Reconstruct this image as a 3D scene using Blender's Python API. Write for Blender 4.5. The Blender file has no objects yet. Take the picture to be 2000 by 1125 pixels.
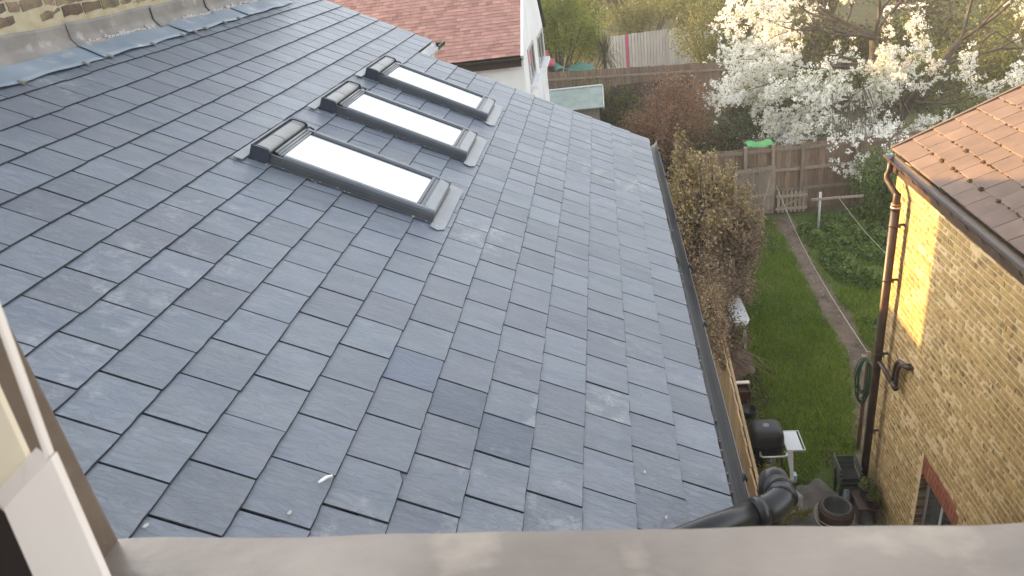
import bpy, bmesh, math, random
import numpy as np
from mathutils import Vector, Matrix

random.seed(7)
RNG = np.random.default_rng(11)
SC = bpy.context.scene
COL = SC.collection
R_ = math.radians

# ------------------------------------------------------------------ camera, sky, sun
PITCH = R_(26.475)                      # pitch of the near slate roof
CP, SP = math.cos(PITCH), math.sin(PITCH)
CAMP = Vector((-5.23505, -0.41175, 2.36069))
cam_d = bpy.data.cameras.new("camera")
cam = bpy.data.objects.new("camera", cam_d)
COL.objects.link(cam)
rgt = Vector((0.103925, 0.986688, -0.125084))
dwn = Vector((-0.457962, -0.064167, -0.886653))
fwd = Vector((0.882876, -0.149429, -0.445197))
cam.matrix_world = Matrix(((rgt.x, -dwn.x, -fwd.x, CAMP.x), (rgt.y, -dwn.y, -fwd.y, CAMP.y),
                           (rgt.z, -dwn.z, -fwd.z, CAMP.z), (0, 0, 0, 1)))
cam_d.sensor_width = 36.0
cam_d.lens = 1409.63 / 2000 * 36
cam_d.clip_start = 0.02
cam_d.clip_end = 600
cam_d.dof.use_dof = True
cam_d.dof.focus_distance = 6.5
cam_d.dof.aperture_fstop = 9.0
SC.camera = cam

SUN_EL, SUN_V = R_(14.0), Vector((0.447, -0.894, 0.0))
SUN_DIR = Vector((SUN_V.x * math.cos(SUN_EL), SUN_V.y * math.cos(SUN_EL), math.sin(SUN_EL))).normalized()
W = bpy.data.worlds.new("World")
SC.world = W
W.use_nodes = True
nt = W.node_tree
nt.nodes.clear()
o_ = nt.nodes.new("ShaderNodeOutputWorld")
bg = nt.nodes.new("ShaderNodeBackground")
sky = nt.nodes.new("ShaderNodeTexSky")
sky.sky_type = 'NISHITA'
sky.sun_disc = False
sky.sun_elevation = SUN_EL
sky.sun_rotation = math.atan2(SUN_V.x, SUN_V.y)
sky.air_density = 1.0
sky.dust_density = 3.0
sky.ozone_density = 1.0
bg.inputs["Strength"].default_value = 0.15
hz = nt.nodes.new("ShaderNodeHueSaturation")     # thin high cloud: the blue of the clear sky washed out
hz.inputs["Saturation"].default_value = 0.34
nt.links.new(sky.outputs[0], hz.inputs["Color"])
nt.links.new(hz.outputs[0], bg.inputs["Color"])
nt.links.new(bg.outputs[0], o_.inputs["Surface"])
sl = bpy.data.lights.new("sun", 'SUN')
sl.energy = 3.4
sl.angle = R_(0.5)
sl.color = (1.0, 0.57, 0.18)
sun = bpy.data.objects.new("sun", sl)
COL.objects.link(sun)
sun.rotation_euler = (-SUN_DIR).to_track_quat('-Z', 'Y').to_euler()
sun.location = (0, -20, 20)
SC.view_settings.view_transform = 'Standard'
SC.view_settings.look = 'None'
SC.view_settings.gamma = 1.0
SC.view_settings.use_curve_mapping = False
SC.view_settings.exposure = 2.42
SC.cycles.use_denoising = True
SC.cycles.max_bounces = 6
SC.cycles.transparent_max_bounces = 8

# ------------------------------------------------------------------ materials
def M(name, c1, c2=None, scale=4.0, rough=0.7, bump=0.0, bscale=40.0, metal=0.0, vary=None, vary_amt=0.25,
      stretch=(1, 1, 1), rotx=0.0, spec=0.5, trans=0.0, c3=None, c3scale=1.0, c3lo=0.55, c3hi=0.7, detail=5.0, bdist=0.01,
      ior=1.45, hue=0.0):
    """procedural material: two colours blended by noise in world space, optional blotches (c3), tone varied per object or island"""
    m = bpy.data.materials.new(name)
    m.use_nodes = True
    t = m.node_tree
    N, L = t.nodes, t.links
    b = N["Principled BSDF"]
    b.inputs["Roughness"].default_value = rough
    b.inputs["Metallic"].default_value = metal
    b.inputs["IOR"].default_value = ior
    b.inputs["Specular IOR Level"].default_value = spec
    geo = N.new("ShaderNodeNewGeometry")
    mp = N.new("ShaderNodeMapping")
    mp.inputs["Rotation"].default_value = (rotx, 0, 0)
    L.new(geo.outputs["Position"], mp.inputs["Vector"])
    ms = N.new("ShaderNodeVectorMath")
    ms.operation = 'MULTIPLY'
    ms.inputs[1].default_value = stretch
    L.new(mp.outputs[0], ms.inputs[0])
    vec = ms.outputs[0]
    rnd = None
    if vary:
        if vary == 'object':
            rnd = N.new("ShaderNodeObjectInfo").outputs["Random"]
        else:
            rnd = geo.outputs["Random Per Island"]
        ad = N.new("ShaderNodeVectorMath")
        ad.operation = 'ADD'
        mul = N.new("ShaderNodeMath")
        mul.operation = 'MULTIPLY'
        mul.inputs[1].default_value = 37.0
        L.new(rnd, mul.inputs[0])
        L.new(vec, ad.inputs[0])
        L.new(mul.outputs[0], ad.inputs[1])
        if vary == 'object' or trans == 0:
            vec = ad.outputs[0]
    n1 = N.new("ShaderNodeTexNoise")
    n1.inputs["Scale"].default_value = scale
    n1.inputs["Detail"].default_value = detail
    L.new(vec, n1.inputs["Vector"])
    mix = N.new("ShaderNodeMix")
    mix.data_type = 'RGBA'
    mr = N.new("ShaderNodeMapRange")
    mr.inputs[1].default_value, mr.inputs[2].default_value = 0.3, 0.7
    L.new(n1.outputs["Fac"], mr.inputs[0])
    L.new(mr.outputs[0], mix.inputs[0])
    c2 = c2 or c1
    mix.inputs[6].default_value = (*c1, 1)
    mix.inputs[7].default_value = (*c2, 1)
    out = mix.outputs[2]
    if c3:
        n3 = N.new("ShaderNodeTexNoise")
        n3.inputs["Scale"].default_value = c3scale
        n3.inputs["Detail"].default_value = 6.0
        L.new(vec, n3.inputs["Vector"])
        r3 = N.new("ShaderNodeMapRange")
        r3.inputs[1].default_value, r3.inputs[2].default_value = c3lo, c3hi
        L.new(n3.outputs["Fac"], r3.inputs[0])
        m3 = N.new("ShaderNodeMix")
        m3.data_type = 'RGBA'
        L.new(r3.outputs[0], m3.inputs[0])
        L.new(out, m3.inputs[6])
        m3.inputs[7].default_value = (*c3, 1)
        out = m3.outputs[2]
    if rnd:
        hsv = N.new("ShaderNodeHueSaturation")
        r2 = N.new("ShaderNodeMapRange")
        r2.inputs[3].default_value, r2.inputs[4].default_value = 1 - vary_amt, 1 + vary_amt
        L.new(rnd, r2.inputs[0])
        L.new(r2.outputs[0], hsv.inputs["Value"])
        if hue:
            wn = N.new("ShaderNodeTexWhiteNoise")
            wn.noise_dimensions = '1D'
            L.new(rnd, wn.inputs["W"])
            r4 = N.new("ShaderNodeMapRange")
            r4.inputs[3].default_value, r4.inputs[4].default_value = 0.5 - hue, 0.5 + hue
            L.new(wn.outputs["Value"], r4.inputs[0])
            L.new(r4.outputs[0], hsv.inputs["Hue"])
        L.new(out, hsv.inputs["Color"])
        out = hsv.outputs[0]
    L.new(out, b.inputs["Base Color"])
    if bump:
        nb = N.new("ShaderNodeTexNoise")
        nb.inputs["Scale"].default_value = bscale
        nb.inputs["Detail"].default_value = 6.0
        L.new(vec, nb.inputs["Vector"])
        bp = N.new("ShaderNodeBump")
        bp.inputs["Strength"].default_value = bump
        bp.inputs["Distance"].default_value = bdist
        L.new(nb.outputs["Fac"], bp.inputs["Height"])
        L.new(bp.outputs[0], b.inputs["Normal"])
    if trans:
        tr = N.new("ShaderNodeBsdfTranslucent")
        L.new(out, tr.inputs["Color"])
        mx = N.new("ShaderNodeMixShader")
        mx.inputs[0].default_value = trans
        L.new(b.outputs[0], mx.inputs[1])
        L.new(tr.outputs[0], mx.inputs[2])
        L.new(mx.outputs[0], N["Material Output"].inputs["Surface"])
    return m


def slate_mat(name, vary, smear=False, dark=1.0):
    """riven blue-grey slate: cleavage streaks run down the slope, tone differs slate by slate, pale mortar smears on a few"""
    m = M(name, (0.085, 0.121, 0.185) if dark < 1 else (0.098, 0.121, 0.158), (0.125, 0.16, 0.22) if dark < 1 else (0.144, 0.163, 0.192), scale=2.2, rough=0.5, ior=1.85, vary=vary, vary_amt=0.16,
          stretch=(5, 1.3, 5), rotx=PITCH, hue=0.0 if dark < 1 else 0.007, spec=0.5)
    t = m.node_tree
    N, L = t.nodes, t.links
    b = N["Principled BSDF"]
    hs = [n for n in N if n.type == 'HUE_SAT'][0]
    geo = [n for n in N if n.type == 'NEW_GEOMETRY'][0]
    vec = [n for n in N if n.type == 'TEX_NOISE'][0].inputs["Vector"].links[0].from_socket
    # fine streaks
    s2 = N.new("ShaderNodeTexNoise")
    s2.inputs["Scale"].default_value = 7.0
    s2.inputs["Detail"].default_value = 9.0
    s2.inputs["Roughness"].default_value = 0.68
    s2.inputs["Distortion"].default_value = 1.2
    L.new(vec, s2.inputs["Vector"])
    # cleavage steps: the noise folded into little scarps
    st = N.new("ShaderNodeMath")
    st.operation = 'PINGPONG'
    st.inputs[1].default_value = 0.11
    L.new(s2.outputs["Fac"], st.inputs[0])
    stm = N.new("ShaderNodeMath")
    stm.operation = 'MULTIPLY_ADD'
    stm.inputs[1].default_value = 2.2
    L.new(st.outputs[0], stm.inputs[0])
    L.new(s2.outputs["Fac"], stm.inputs[2])
    # pale scratches / smears
    s3 = N.new("ShaderNodeTexNoise")
    s3.inputs["Scale"].default_value = 11.0
    s3.inputs["Detail"].default_value = 8.0
    s3.inputs["Roughness"].default_value = 0.75
    L.new(geo.outputs["Position"], s3.inputs["Vector"])
    s4 = N.new("ShaderNodeTexNoise")
    s4.inputs["Scale"].default_value = 1.3
    s4.inputs["Detail"].default_value = 2.0
    L.new(geo.outputs["Position"], s4.inputs["Vector"])
    mu = N.new("ShaderNodeMath")
    mu.operation = 'MULTIPLY'
    L.new(s3.outputs["Fac"], mu.inputs[0])
    L.new(s4.outputs["Fac"], mu.inputs[1])
    r = N.new("ShaderNodeMapRange")
    r.inputs[1].default_value, r.inputs[2].default_value = (0.24, 0.36) if smear else (0.345, 0.46)
    r.inputs[4].default_value = 0.75 if smear else 0.5
    if dark != 1.0:
        for n_ in N:
            if n_.type == 'MAP_RANGE' and abs(n_.inputs[3].default_value - 0.84) < 1e-4:
                n_.inputs[3].default_value = n_.inputs[4].default_value = dark
    L.new(mu.outputs[0], r.inputs[0])
    mx = N.new("ShaderNodeMix")
    mx.data_type = 'RGBA'
    L.new(r.outputs[0], mx.inputs[0])
    L.new(hs.outputs[0], mx.inputs[6])
    mx.inputs[7].default_value = (0.36, 0.37, 0.375, 1)
    L.new(mx.outputs[2], b.inputs["Base Color"])
    bp = N.new("ShaderNodeBump")
    bp.inputs["Strength"].default_value = 0.8
    bp.inputs["Distance"].default_value = 0.007
    L.new(stm.outputs[0], bp.inputs["Height"])
    big = N.new("ShaderNodeBump")
    big.inputs["Strength"].default_value = 0.35
    big.inputs["Distance"].default_value = 0.02
    s5 = N.new("ShaderNodeTexNoise")
    s5.inputs["Scale"].default_value = 2.0
    s5.inputs["Detail"].default_value = 3.0
    L.new(vec, s5.inputs["Vector"])
    L.new(s5.outputs["Fac"], big.inputs["Height"])
    L.new(bp.outputs[0], big.inputs["Normal"])
    L.new(big.outputs[0], b.inputs["Normal"])
    rr = N.new("ShaderNodeMapRange")
    rr.inputs[3].default_value, rr.inputs[4].default_value = 0.3, 0.52
    L.new(s2.outputs["Fac"], rr.inputs[0])
    L.new(rr.outputs[0], b.inputs["Roughness"])
    return m


MAT = dict(
    slate=slate_mat("slate", 'object'),
    slate_joined=slate_mat("slate_joined", 'island'),
    slate_edge=M("slate_edge_joint_shade", (0.018, 0.02, 0.024), (0.04, 0.044, 0.05), scale=40, rough=0.85),  # edges coloured near black so the shade in the joints reads
    deck=M("roof_felt", (0.012, 0.012, 0.014), rough=0.95),
    lead=M("lead_sheet", (0.15, 0.19, 0.235), (0.24, 0.28, 0.32), scale=3, rough=0.42, bump=0.25, bscale=9, c3=(0.4, 0.42, 0.43), c3scale=6, c3lo=0.6, c3hi=0.78, spec=0.6),
    lead_old=M("lead_weathered", (0.16, 0.145, 0.13), (0.25, 0.225, 0.2), scale=5, rough=0.6, bump=0.3, bscale=12, c3=(0.38, 0.36, 0.34), c3scale=9, c3lo=0.58, c3hi=0.75),
    lead_sill=M("lead_sill", (0.165, 0.138, 0.114), (0.265, 0.225, 0.188), scale=6, rough=0.3, bump=0.45, bscale=13, bdist=0.006, stretch=(1.2, 0.8, 1), c3=(0.40, 0.345, 0.27), c3scale=7, c3lo=0.54, c3hi=0.75),  # pale blotches put soft reflections into the lead colour
    mortar_smear=M("mortar_fillet", (0.34, 0.325, 0.30), (0.48, 0.46, 0.44), scale=30, rough=0.85, bump=0.4, bscale=60),
    alu=M("grey_aluminium", (0.06, 0.065, 0.073), (0.08, 0.085, 0.092), scale=3, rough=0.36, spec=0.6),
    alu_rail=M("rail_aluminium", (0.1, 0.108, 0.12), (0.13, 0.14, 0.15), scale=3, rough=0.3, metal=0.35, spec=0.7),
    alu_light=M("pale_cover_panel", (0.19, 0.188, 0.18), (0.25, 0.247, 0.24), scale=6, rough=0.4),
    alu_dark=M("dark_end_cap", (0.035, 0.042, 0.055), rough=0.35),
    flash=M("flashing_metal", (0.19, 0.2, 0.21), (0.25, 0.26, 0.27), scale=4, rough=0.38, spec=0.6),
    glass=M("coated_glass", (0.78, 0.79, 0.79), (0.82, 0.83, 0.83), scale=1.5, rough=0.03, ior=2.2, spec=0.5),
    glass_dark=M("window_glass", (0.03, 0.035, 0.035), (0.06, 0.065, 0.06), scale=2, rough=0.04, ior=1.6),
    black_plastic=M("black_plastic", (0.012, 0.012, 0.013), (0.022, 0.022, 0.022), scale=6, rough=0.33, bump=0.05, bscale=30, c3=(0.07, 0.07, 0.07), c3scale=5, c3lo=0.55, c3hi=0.9),
    gutter_in=M("dusty_gutter", (0.05, 0.05, 0.05), (0.13, 0.125, 0.12), scale=3.0, rough=0.55, stretch=(0.5, 6, 1), c3=(0.16, 0.155, 0.15), c3scale=1.2, c3lo=0.45, c3hi=0.7),
    brown_pipe=M("brown_pipe", (0.045, 0.030, 0.024), (0.075, 0.05, 0.038), scale=5, rough=0.42, c3=(0.12, 0.085, 0.06), c3scale=4, c3lo=0.58, c3hi=0.75),
    copper_ring=M("copper_ring", (0.45, 0.22, 0.12), rough=0.35, metal=0.5),
    brick=M("stock_brick", (0.29, 0.195, 0.076), (0.42, 0.3, 0.128), scale=7, rough=0.88, bump=0.7, bscale=55, bdist=0.008, vary='object', vary_amt=0.13, hue=0.006, c3=(0.15, 0.105, 0.055), c3scale=11, c3lo=0.54, c3hi=0.68),
    brick_joined=M("stock_brick_joined", (0.29, 0.195, 0.076), (0.42, 0.3, 0.128), scale=7, rough=0.88, bump=0.7, bscale=55, bdist=0.008, vary='island', vary_amt=0.13, hue=0.006, c3=(0.15, 0.105, 0.055), c3scale=11, c3lo=0.54, c3hi=0.68),
    mortar=M("lime_mortar", (0.48, 0.365, 0.20), (0.60, 0.47, 0.275), scale=14, rough=0.95, bump=0.5, bscale=70),
    mortar_grey=M("yellowed_mortar", (0.36, 0.305, 0.19), (0.46, 0.4, 0.28), scale=10, rough=0.95, bump=0.6, bscale=40),
    brick_old=M("sooty_brick", (0.10, 0.08, 0.06), (0.24, 0.17, 0.10), scale=9, rough=0.9, bump=0.7, bscale=45, vary='object', vary_amt=0.45, hue=0.02),
    red_brick=M("red_brick", (0.2, 0.066, 0.038), (0.28, 0.1, 0.058), scale=10, rough=0.85, bump=0.5, bscale=60, vary='object', vary_amt=0.15),
    concrete_tile=M("concrete_tile", (0.105, 0.072, 0.055), (0.15, 0.104, 0.08), scale=3, rough=0.72, bump=0.2, bscale=90, vary='object', vary_amt=0.1, c3=(0.18, 0.125, 0.09), c3scale=7, c3lo=0.6, c3hi=0.85),
    moss=M("rusty_moss", (0.035, 0.026, 0.012), (0.085, 0.042, 0.018), scale=40, rough=0.98, bump=0.9, bscale=120),
    clay_tile=M("clay_tile", (0.29, 0.155, 0.125), (0.4, 0.22, 0.18), scale=1.6, rough=0.8, bump=0.3, bscale=30, vary='object', vary_amt=0.16, hue=0.008, c3=(0.25, 0.125, 0.105), c3scale=0.9, c3lo=0.5, c3hi=0.7),
    clay_tile_joined=M("clay_tile_joined", (0.29, 0.155, 0.125), (0.4, 0.22, 0.18), scale=1.6, rough=0.8, vary='island', vary_amt=0.16, c3=(0.25, 0.125, 0.105), c3scale=0.9, c3lo=0.5, c3hi=0.7),
    render_white=M("white_render", (0.66, 0.67, 0.67), (0.76, 0.77, 0.76), scale=1.2, rough=0.9, bump=0.25, bscale=25, c3=(0.52, 0.52, 0.5), c3scale=0.8, c3lo=0.55, c3hi=0.85),
    white_paint=M("white_paint", (0.84, 0.745, 0.665), (0.87, 0.785, 0.71), scale=6, rough=0.38, c3=(0.74, 0.65, 0.57), c3scale=14, c3lo=0.6, c3hi=0.8),
    cream_paint=M("cream_panel", (0.78, 0.66, 0.47), (0.8, 0.7, 0.54), scale=4, rough=0.5),
    grey_paint=M("grey_frame", (0.34, 0.34, 0.34), (0.42, 0.42, 0.42), scale=6, rough=0.5),
    brown_clad=M("brown_lead_cheek", (0.115, 0.082, 0.058), (0.2, 0.15, 0.11), scale=7, rough=0.5, bump=0.35, bscale=24, c3=(0.26, 0.205, 0.16), c3scale=11, c3lo=0.6, c3hi=0.75),
    dark_inside=M("dark_interior_and_trim", (0.03, 0.02, 0.018), rough=0.8),
    pink=M("pink_cloth", (0.62, 0.12, 0.2), (0.7, 0.2, 0.28), scale=6, rough=0.8),
    pink_paint=M("magenta_board", (0.55, 0.07, 0.22), (0.6, 0.1, 0.26), scale=5, rough=0.7),
    curtain=M("pale_curtain", (0.5, 0.48, 0.46), rough=0.9),
    board_gate=M("silvered_board", (0.25, 0.205, 0.15), (0.36, 0.3, 0.225), scale=6, rough=0.9, bump=0.4, bscale=30, stretch=(4, 4, 0.6), vary='object', vary_amt=0.1),
    board_grey=M("weathered_board", (0.2, 0.16, 0.125), (0.31, 0.255, 0.2), scale=6, rough=0.9, bump=0.4, bscale=30, stretch=(4, 4, 0.6), vary='object', vary_amt=0.2),
    board_dark=M("dark_board", (0.07, 0.05, 0.042), (0.12, 0.085, 0.068), scale=6, rough=0.9, bump=0.4, bscale=30, stretch=(4, 4, 0.6), vary='object', vary_amt=0.2),
    board_brown=M("brown_board", (0.17, 0.115, 0.08), (0.26, 0.185, 0.13), scale=6, rough=0.9, bump=0.4, bscale=30, stretch=(4, 4, 0.6), vary='object', vary_amt=0.2),
    board_new=M("new_board", (0.29, 0.2, 0.105), (0.42, 0.305, 0.175), scale=5, rough=0.75, bump=0.3, bscale=30, stretch=(6, 6, 0.5), vary='object', vary_amt=0.12, c3=(0.24, 0.15, 0.07), c3scale=12, c3lo=0.66, c3hi=0.75),
    board_white=M("white_board", (0.52, 0.5, 0.5), (0.62, 0.6, 0.6), scale=4, rough=0.8, stretch=(2, 2, 0.6), vary='object', vary_amt=0.1),
    shed_felt=M("green_felt", (0.22, 0.28, 0.25), (0.3, 0.35, 0.32), scale=3, rough=0.95, bump=0.3, bscale=60),
    rough_grass=M("rough_ground", (0.06, 0.075, 0.025), (0.12, 0.115, 0.05), scale=0.7, rough=1.0, bump=0.6, bscale=8, bdist=0.06, c3=(0.09, 0.07, 0.045), c3scale=0.5, c3lo=0.5, c3hi=0.65),
    soil=M("bare_soil", (0.075, 0.052, 0.036), (0.15, 0.11, 0.08), scale=2.5, rough=0.98, bump=0.8, bscale=14, bdist=0.05),
    soil_path=M("trodden_path", (0.105, 0.078, 0.056), (0.17, 0.13, 0.096), scale=2.2, rough=0.98, bump=0.6, bscale=18, bdist=0.03, c3=(0.075, 0.06, 0.04), c3scale=3, c3lo=0.52, c3hi=0.7),
    pebble=M("pale_stones", (0.2, 0.16, 0.12), (0.36, 0.31, 0.26), scale=9, rough=0.9, vary='island', vary_amt=0.4),
    turf=M("turf_soil", (0.06, 0.085, 0.018), (0.09, 0.12, 0.03), scale=3, rough=1.0),
    concrete=M("old_concrete", (0.13, 0.12, 0.11), (0.21, 0.19, 0.17), scale=3, rough=0.9, bump=0.3, bscale=25, c3=(0.08, 0.07, 0.055), c3scale=2.0, c3lo=0.5, c3hi=0.75),
    grass=M("grass_blade", (0.14, 0.22, 0.02), (0.24, 0.31, 0.045), scale=1.1, rough=0.7, vary='island', vary_amt=0.35, trans=0.35, hue=0.02, spec=0.25),
    ivy=M("nettle_leaf", (0.085, 0.14, 0.03), (0.15, 0.22, 0.055), scale=1.0, rough=0.6, vary='island', vary_amt=0.4, trans=0.25, spec=0.3),
    leaf_olive=M("olive_leaf", (0.24, 0.185, 0.09), (0.42, 0.34, 0.165), scale=1.5, rough=0.6, vary='island', vary_amt=0.5, trans=0.25, hue=0.02, spec=0.35),  # raised leaf tone stands in for sun on the shrub tops
    leaf_drab=M("drab_leaf", (0.19, 0.14, 0.095), (0.34, 0.26, 0.18), scale=1.5, rough=0.6, vary='island', vary_amt=0.5, trans=0.25, hue=0.02, spec=0.35),
    leaf_brown=M("copper_leaf", (0.185, 0.105, 0.062), (0.3, 0.18, 0.11), scale=1.2, rough=0.65, vary='island', vary_amt=0.45, trans=0.3, hue=0.015, spec=0.3),
    leaf_dark=M("dark_leaf", (0.045, 0.06, 0.025), (0.095, 0.1, 0.045), scale=1.2, rough=0.6, vary='island', vary_amt=0.5, trans=0.2, spec=0.3),
    leaf_green=M("fresh_leaf", (0.16, 0.2, 0.028), (0.28, 0.31, 0.06), scale=0.8, rough=0.6, vary='island', vary_amt=0.4, trans=0.4, hue=0.02, spec=0.3),
    leaf_mid=M("mid_leaf", (0.10, 0.125, 0.035), (0.18, 0.19, 0.06), scale=0.8, rough=0.6, vary='island', vary_amt=0.45, trans=0.3, hue=0.02, spec=0.3),
    leaf_yellow=M("yellow_leaf", (0.22, 0.24, 0.03), (0.32, 0.3, 0.06), scale=1.5, rough=0.6, vary='island', vary_amt=0.3, trans=0.35, spec=0.3),
    leaf_spiky=M("sword_leaf", (0.1, 0.1, 0.045), (0.17, 0.14, 0.07), scale=2, rough=0.6, vary='island', vary_amt=0.35, trans=0.2),
    blossom=M("white_blossom", (0.8, 0.79, 0.72), (0.88, 0.87, 0.83), scale=0.5, rough=0.8, vary='island', vary_amt=0.08, trans=0.42, spec=0.2),
    bark=M("grey_bark", (0.055, 0.043, 0.034), (0.12, 0.095, 0.075), scale=5, rough=0.95, bump=0.8, bscale=18, bdist=0.03, stretch=(2, 2, 0.7)),
    twig=M("dry_twig", (0.2, 0.15, 0.1), (0.3, 0.24, 0.16), scale=6, rough=0.9),
    table_white=M("white_plastic", (0.6, 0.63, 0.65), (0.7, 0.72, 0.73), scale=2, rough=0.45, c3=(0.42, 0.43, 0.42), c3scale=5, c3lo=0.6, c3hi=0.85),
    enamel=M("black_enamel", (0.02, 0.02, 0.021), (0.035, 0.035, 0.035), scale=4, rough=0.45),
    steel=M("brushed_steel", (0.55, 0.55, 0.55), (0.65, 0.65, 0.64), scale=3, rough=0.35, metal=0.7),
    pale_metal=M("pale_metal", (0.5, 0.52, 0.53), (0.62, 0.63, 0.64), scale=4, rough=0.5),
    terracotta=M("brown_plastic_pot", (0.065, 0.038, 0.028), (0.1, 0.06, 0.045), scale=6, rough=0.6),
    grey_ring=M("grey_ring", (0.08, 0.08, 0.072), (0.12, 0.12, 0.11), scale=6, rough=0.5),
    poly=M("crumpled_polythene", (0.42, 0.43, 0.43), (0.62, 0.62, 0.62), scale=9, rough=0.35, bump=0.8, bscale=25),
    hose=M("green_hose", (0.02, 0.06, 0.035), (0.04, 0.1, 0.06), scale=6, rough=0.5),
    rope=M("pale_cord", (0.42, 0.4, 0.3), rough=0.9),
    pole=M("galvanised_pole", (0.36, 0.38, 0.39), (0.48, 0.5, 0.5), scale=6, rough=0.55, metal=0.2),
    wood=M("old_wood", (0.16, 0.12, 0.085), (0.26, 0.2, 0.14), scale=6, rough=0.9, bump=0.4, bscale=30, stretch=(3, 3, 0.7)),
    chair=M("grey_green_plastic", (0.05, 0.055, 0.043), (0.08, 0.088, 0.07), scale=5, rough=0.5),
    chair_dark=M("dark_sling", (0.03, 0.028, 0.026), rough=0.8),
    green_tarp=M("green_tarp", (0.07, 0.3, 0.09), (0.1, 0.36, 0.12), scale=4, rough=0.6),
    teal=M("teal_net", (0.06, 0.18, 0.15), (0.1, 0.24, 0.2), scale=5, rough=0.8),
    blue_pack=M("blue_carton", (0.35, 0.5, 0.6), (0.7, 0.75, 0.78), scale=25, rough=0.5),
    white_scrap=M("white_scrap", (0.82, 0.82, 0.8), rough=0.6),
    hill=M("far_hill", (0.03, 0.035, 0.014), (0.055, 0.055, 0.025), scale=0.3, rough=1.0),
)

# ------------------------------------------------------------------ mesh and object helpers
WM = {}                                  # world matrices, so parents and children can be given in world space


class MB:
    """collects simple shapes; build() links them as ONE mesh object"""

    def __init__(s):
        s.v, s.f, s.sm = [], [], []

    def add(s, vs, fs, smooth=False):
        n = len(s.v)
        s.v += [tuple(p) for p in vs]
        s.f += [tuple(i + n for i in f) for f in fs]
        s.sm += [smooth] * len(fs)
        return s

    def box(s, lo, hi, mat=None, jit=0.0):
        (a, b, c), (d, e, f) = lo, hi
        vs = [(a, b, c), (d, b, c), (d, e, c), (a, e, c), (a, b, f), (d, b, f), (d, e, f), (a, e, f)]
        if jit:
            vs = [tuple(q + random.uniform(-jit, jit) for q in p) for p in vs]
        if mat is not None:
            vs = [mat @ Vector(p) for p in vs]
        return s.add(vs, [(0, 3, 2, 1), (4, 5, 6, 7), (0, 1, 5, 4), (1, 2, 6, 5), (2, 3, 7, 6), (3, 0, 4, 7)])

    def tube(s, pts, rad, n=8, cap=True):
        pts = [Vector(p) for p in pts]
        if not hasattr(rad, '__len__'):
            rad = [rad] * len(pts)
        vs, fs = [], []
        up = None
        for i, p in enumerate(pts):
            d = (pts[min(i + 1, len(pts) - 1)] - pts[max(i - 1, 0)])
            if d.length < 1e-9:
                d = Vector((0, 0, 1))
            d.normalize()
            if up is None:
                up = d.orthogonal().normalized()
            up = (up - d * up.dot(d))
            if up.length < 1e-6:
                up = d.orthogonal()
            up.normalize()
            w = d.cross(up)
            for k in range(n):
                a = 2 * math.pi * k / n
                vs.append(p + (up * math.cos(a) + w * math.sin(a)) * rad[i])
        for i in range(len(pts) - 1):
            for k in range(n):
                fs.append((i * n + k, i * n + (k + 1) % n, (i + 1) * n + (k + 1) % n, (i + 1) * n + k))
        if cap:
            fs += [tuple(range(n - 1, -1, -1)), tuple((len(pts) - 1) * n + k for k in range(n))]
        return s.add(vs, fs, True)

    def lathe(s, prof, c=(0, 0, 0), n=24, sx=1.0, sy=1.0):
        vs, fs = [], []
        for r, z in prof:
            for k in range(n):
                a = 2 * math.pi * k / n
                vs.append((c[0] + r * math.cos(a) * sx, c[1] + r * math.sin(a) * sy, c[2] + z))
        for i in range(len(prof) - 1):
            for k in range(n):
                fs.append((i * n + k, i * n + (k + 1) % n, (i + 1) * n + (k + 1) % n, (i + 1) * n + k))
        return s.add(vs, fs, True)

    def prism(s, poly, ext, mat=None, smooth=False):
        """poly: 3D points in a plane, ext: extrusion vector"""
        n = len(poly)
        a = [Vector(p) for p in poly]
        b = [p + Vector(ext) for p in a]
        vs = a + b
        if mat is not None:
            vs = [mat @ p for p in vs]
        fs = [tuple(range(n - 1, -1, -1)), tuple(range(n, 2 * n))]
        fs += [(i, (i + 1) % n, n + (i + 1) % n, n + i) for i in range(n)]
        return s.add(vs, fs, smooth)

    def grid(s, fn, nu, nv, smooth=True):
        vs = [fn(i / nu, j / nv) for j in range(nv + 1) for i in range(nu + 1)]
        fs = [(j * (nu + 1) + i, j * (nu + 1) + i + 1, (j + 1) * (nu + 1) + i + 1, (j + 1) * (nu + 1) + i) for j in range(nv) for i in range(nu)]
        return s.add(vs, fs, smooth)

    def mesh(s, name, mat):
        me = bpy.data.meshes.new(name)
        me.from_pydata(s.v, [], s.f)
        me.polygons.foreach_set("use_smooth", s.sm)
        me.materials.append(MAT[mat] if isinstance(mat, str) else mat)
        me.update()
        return me

    def build(s, name, mat, parent=None, fix=True, bevel=0):
        me = s.mesh(name, mat)
        if fix:
            bm = bmesh.new()
            bm.from_mesh(me)
            bmesh.ops.recalc_face_normals(bm, faces=bm.faces)
            bm.to_mesh(me)
            bm.free()
        o = link(name, me, parent)
        if bevel:
            bv = o.modifiers.new("bevel", 'BEVEL')
            bv.width = bevel
            bv.segments = 2
            bv.limit_method = 'ANGLE'
        return o


def link(name, data, parent=None, mw=None):
    o = bpy.data.objects.new(name, data)
    COL.objects.link(o)
    mw = mw or Matrix.Identity(4)
    WM[o] = mw
    if parent is not None:
        o.parent = parent
        o.matrix_parent_inverse = WM[parent].inverted()
    o.matrix_basis = mw
    return o


def tag(o, label=None, cat=None, group=None, kind=None):
    if label:
        o['label'] = label
    if cat:
        o['category'] = cat
    if group:
        o['group'] = group
    if kind:
        o['kind'] = kind
    return o


def thing(name, label, cat, loc, group=None):
    return tag(link(name, None, None, Matrix.Translation(Vector(loc))), label, cat, group)


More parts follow.
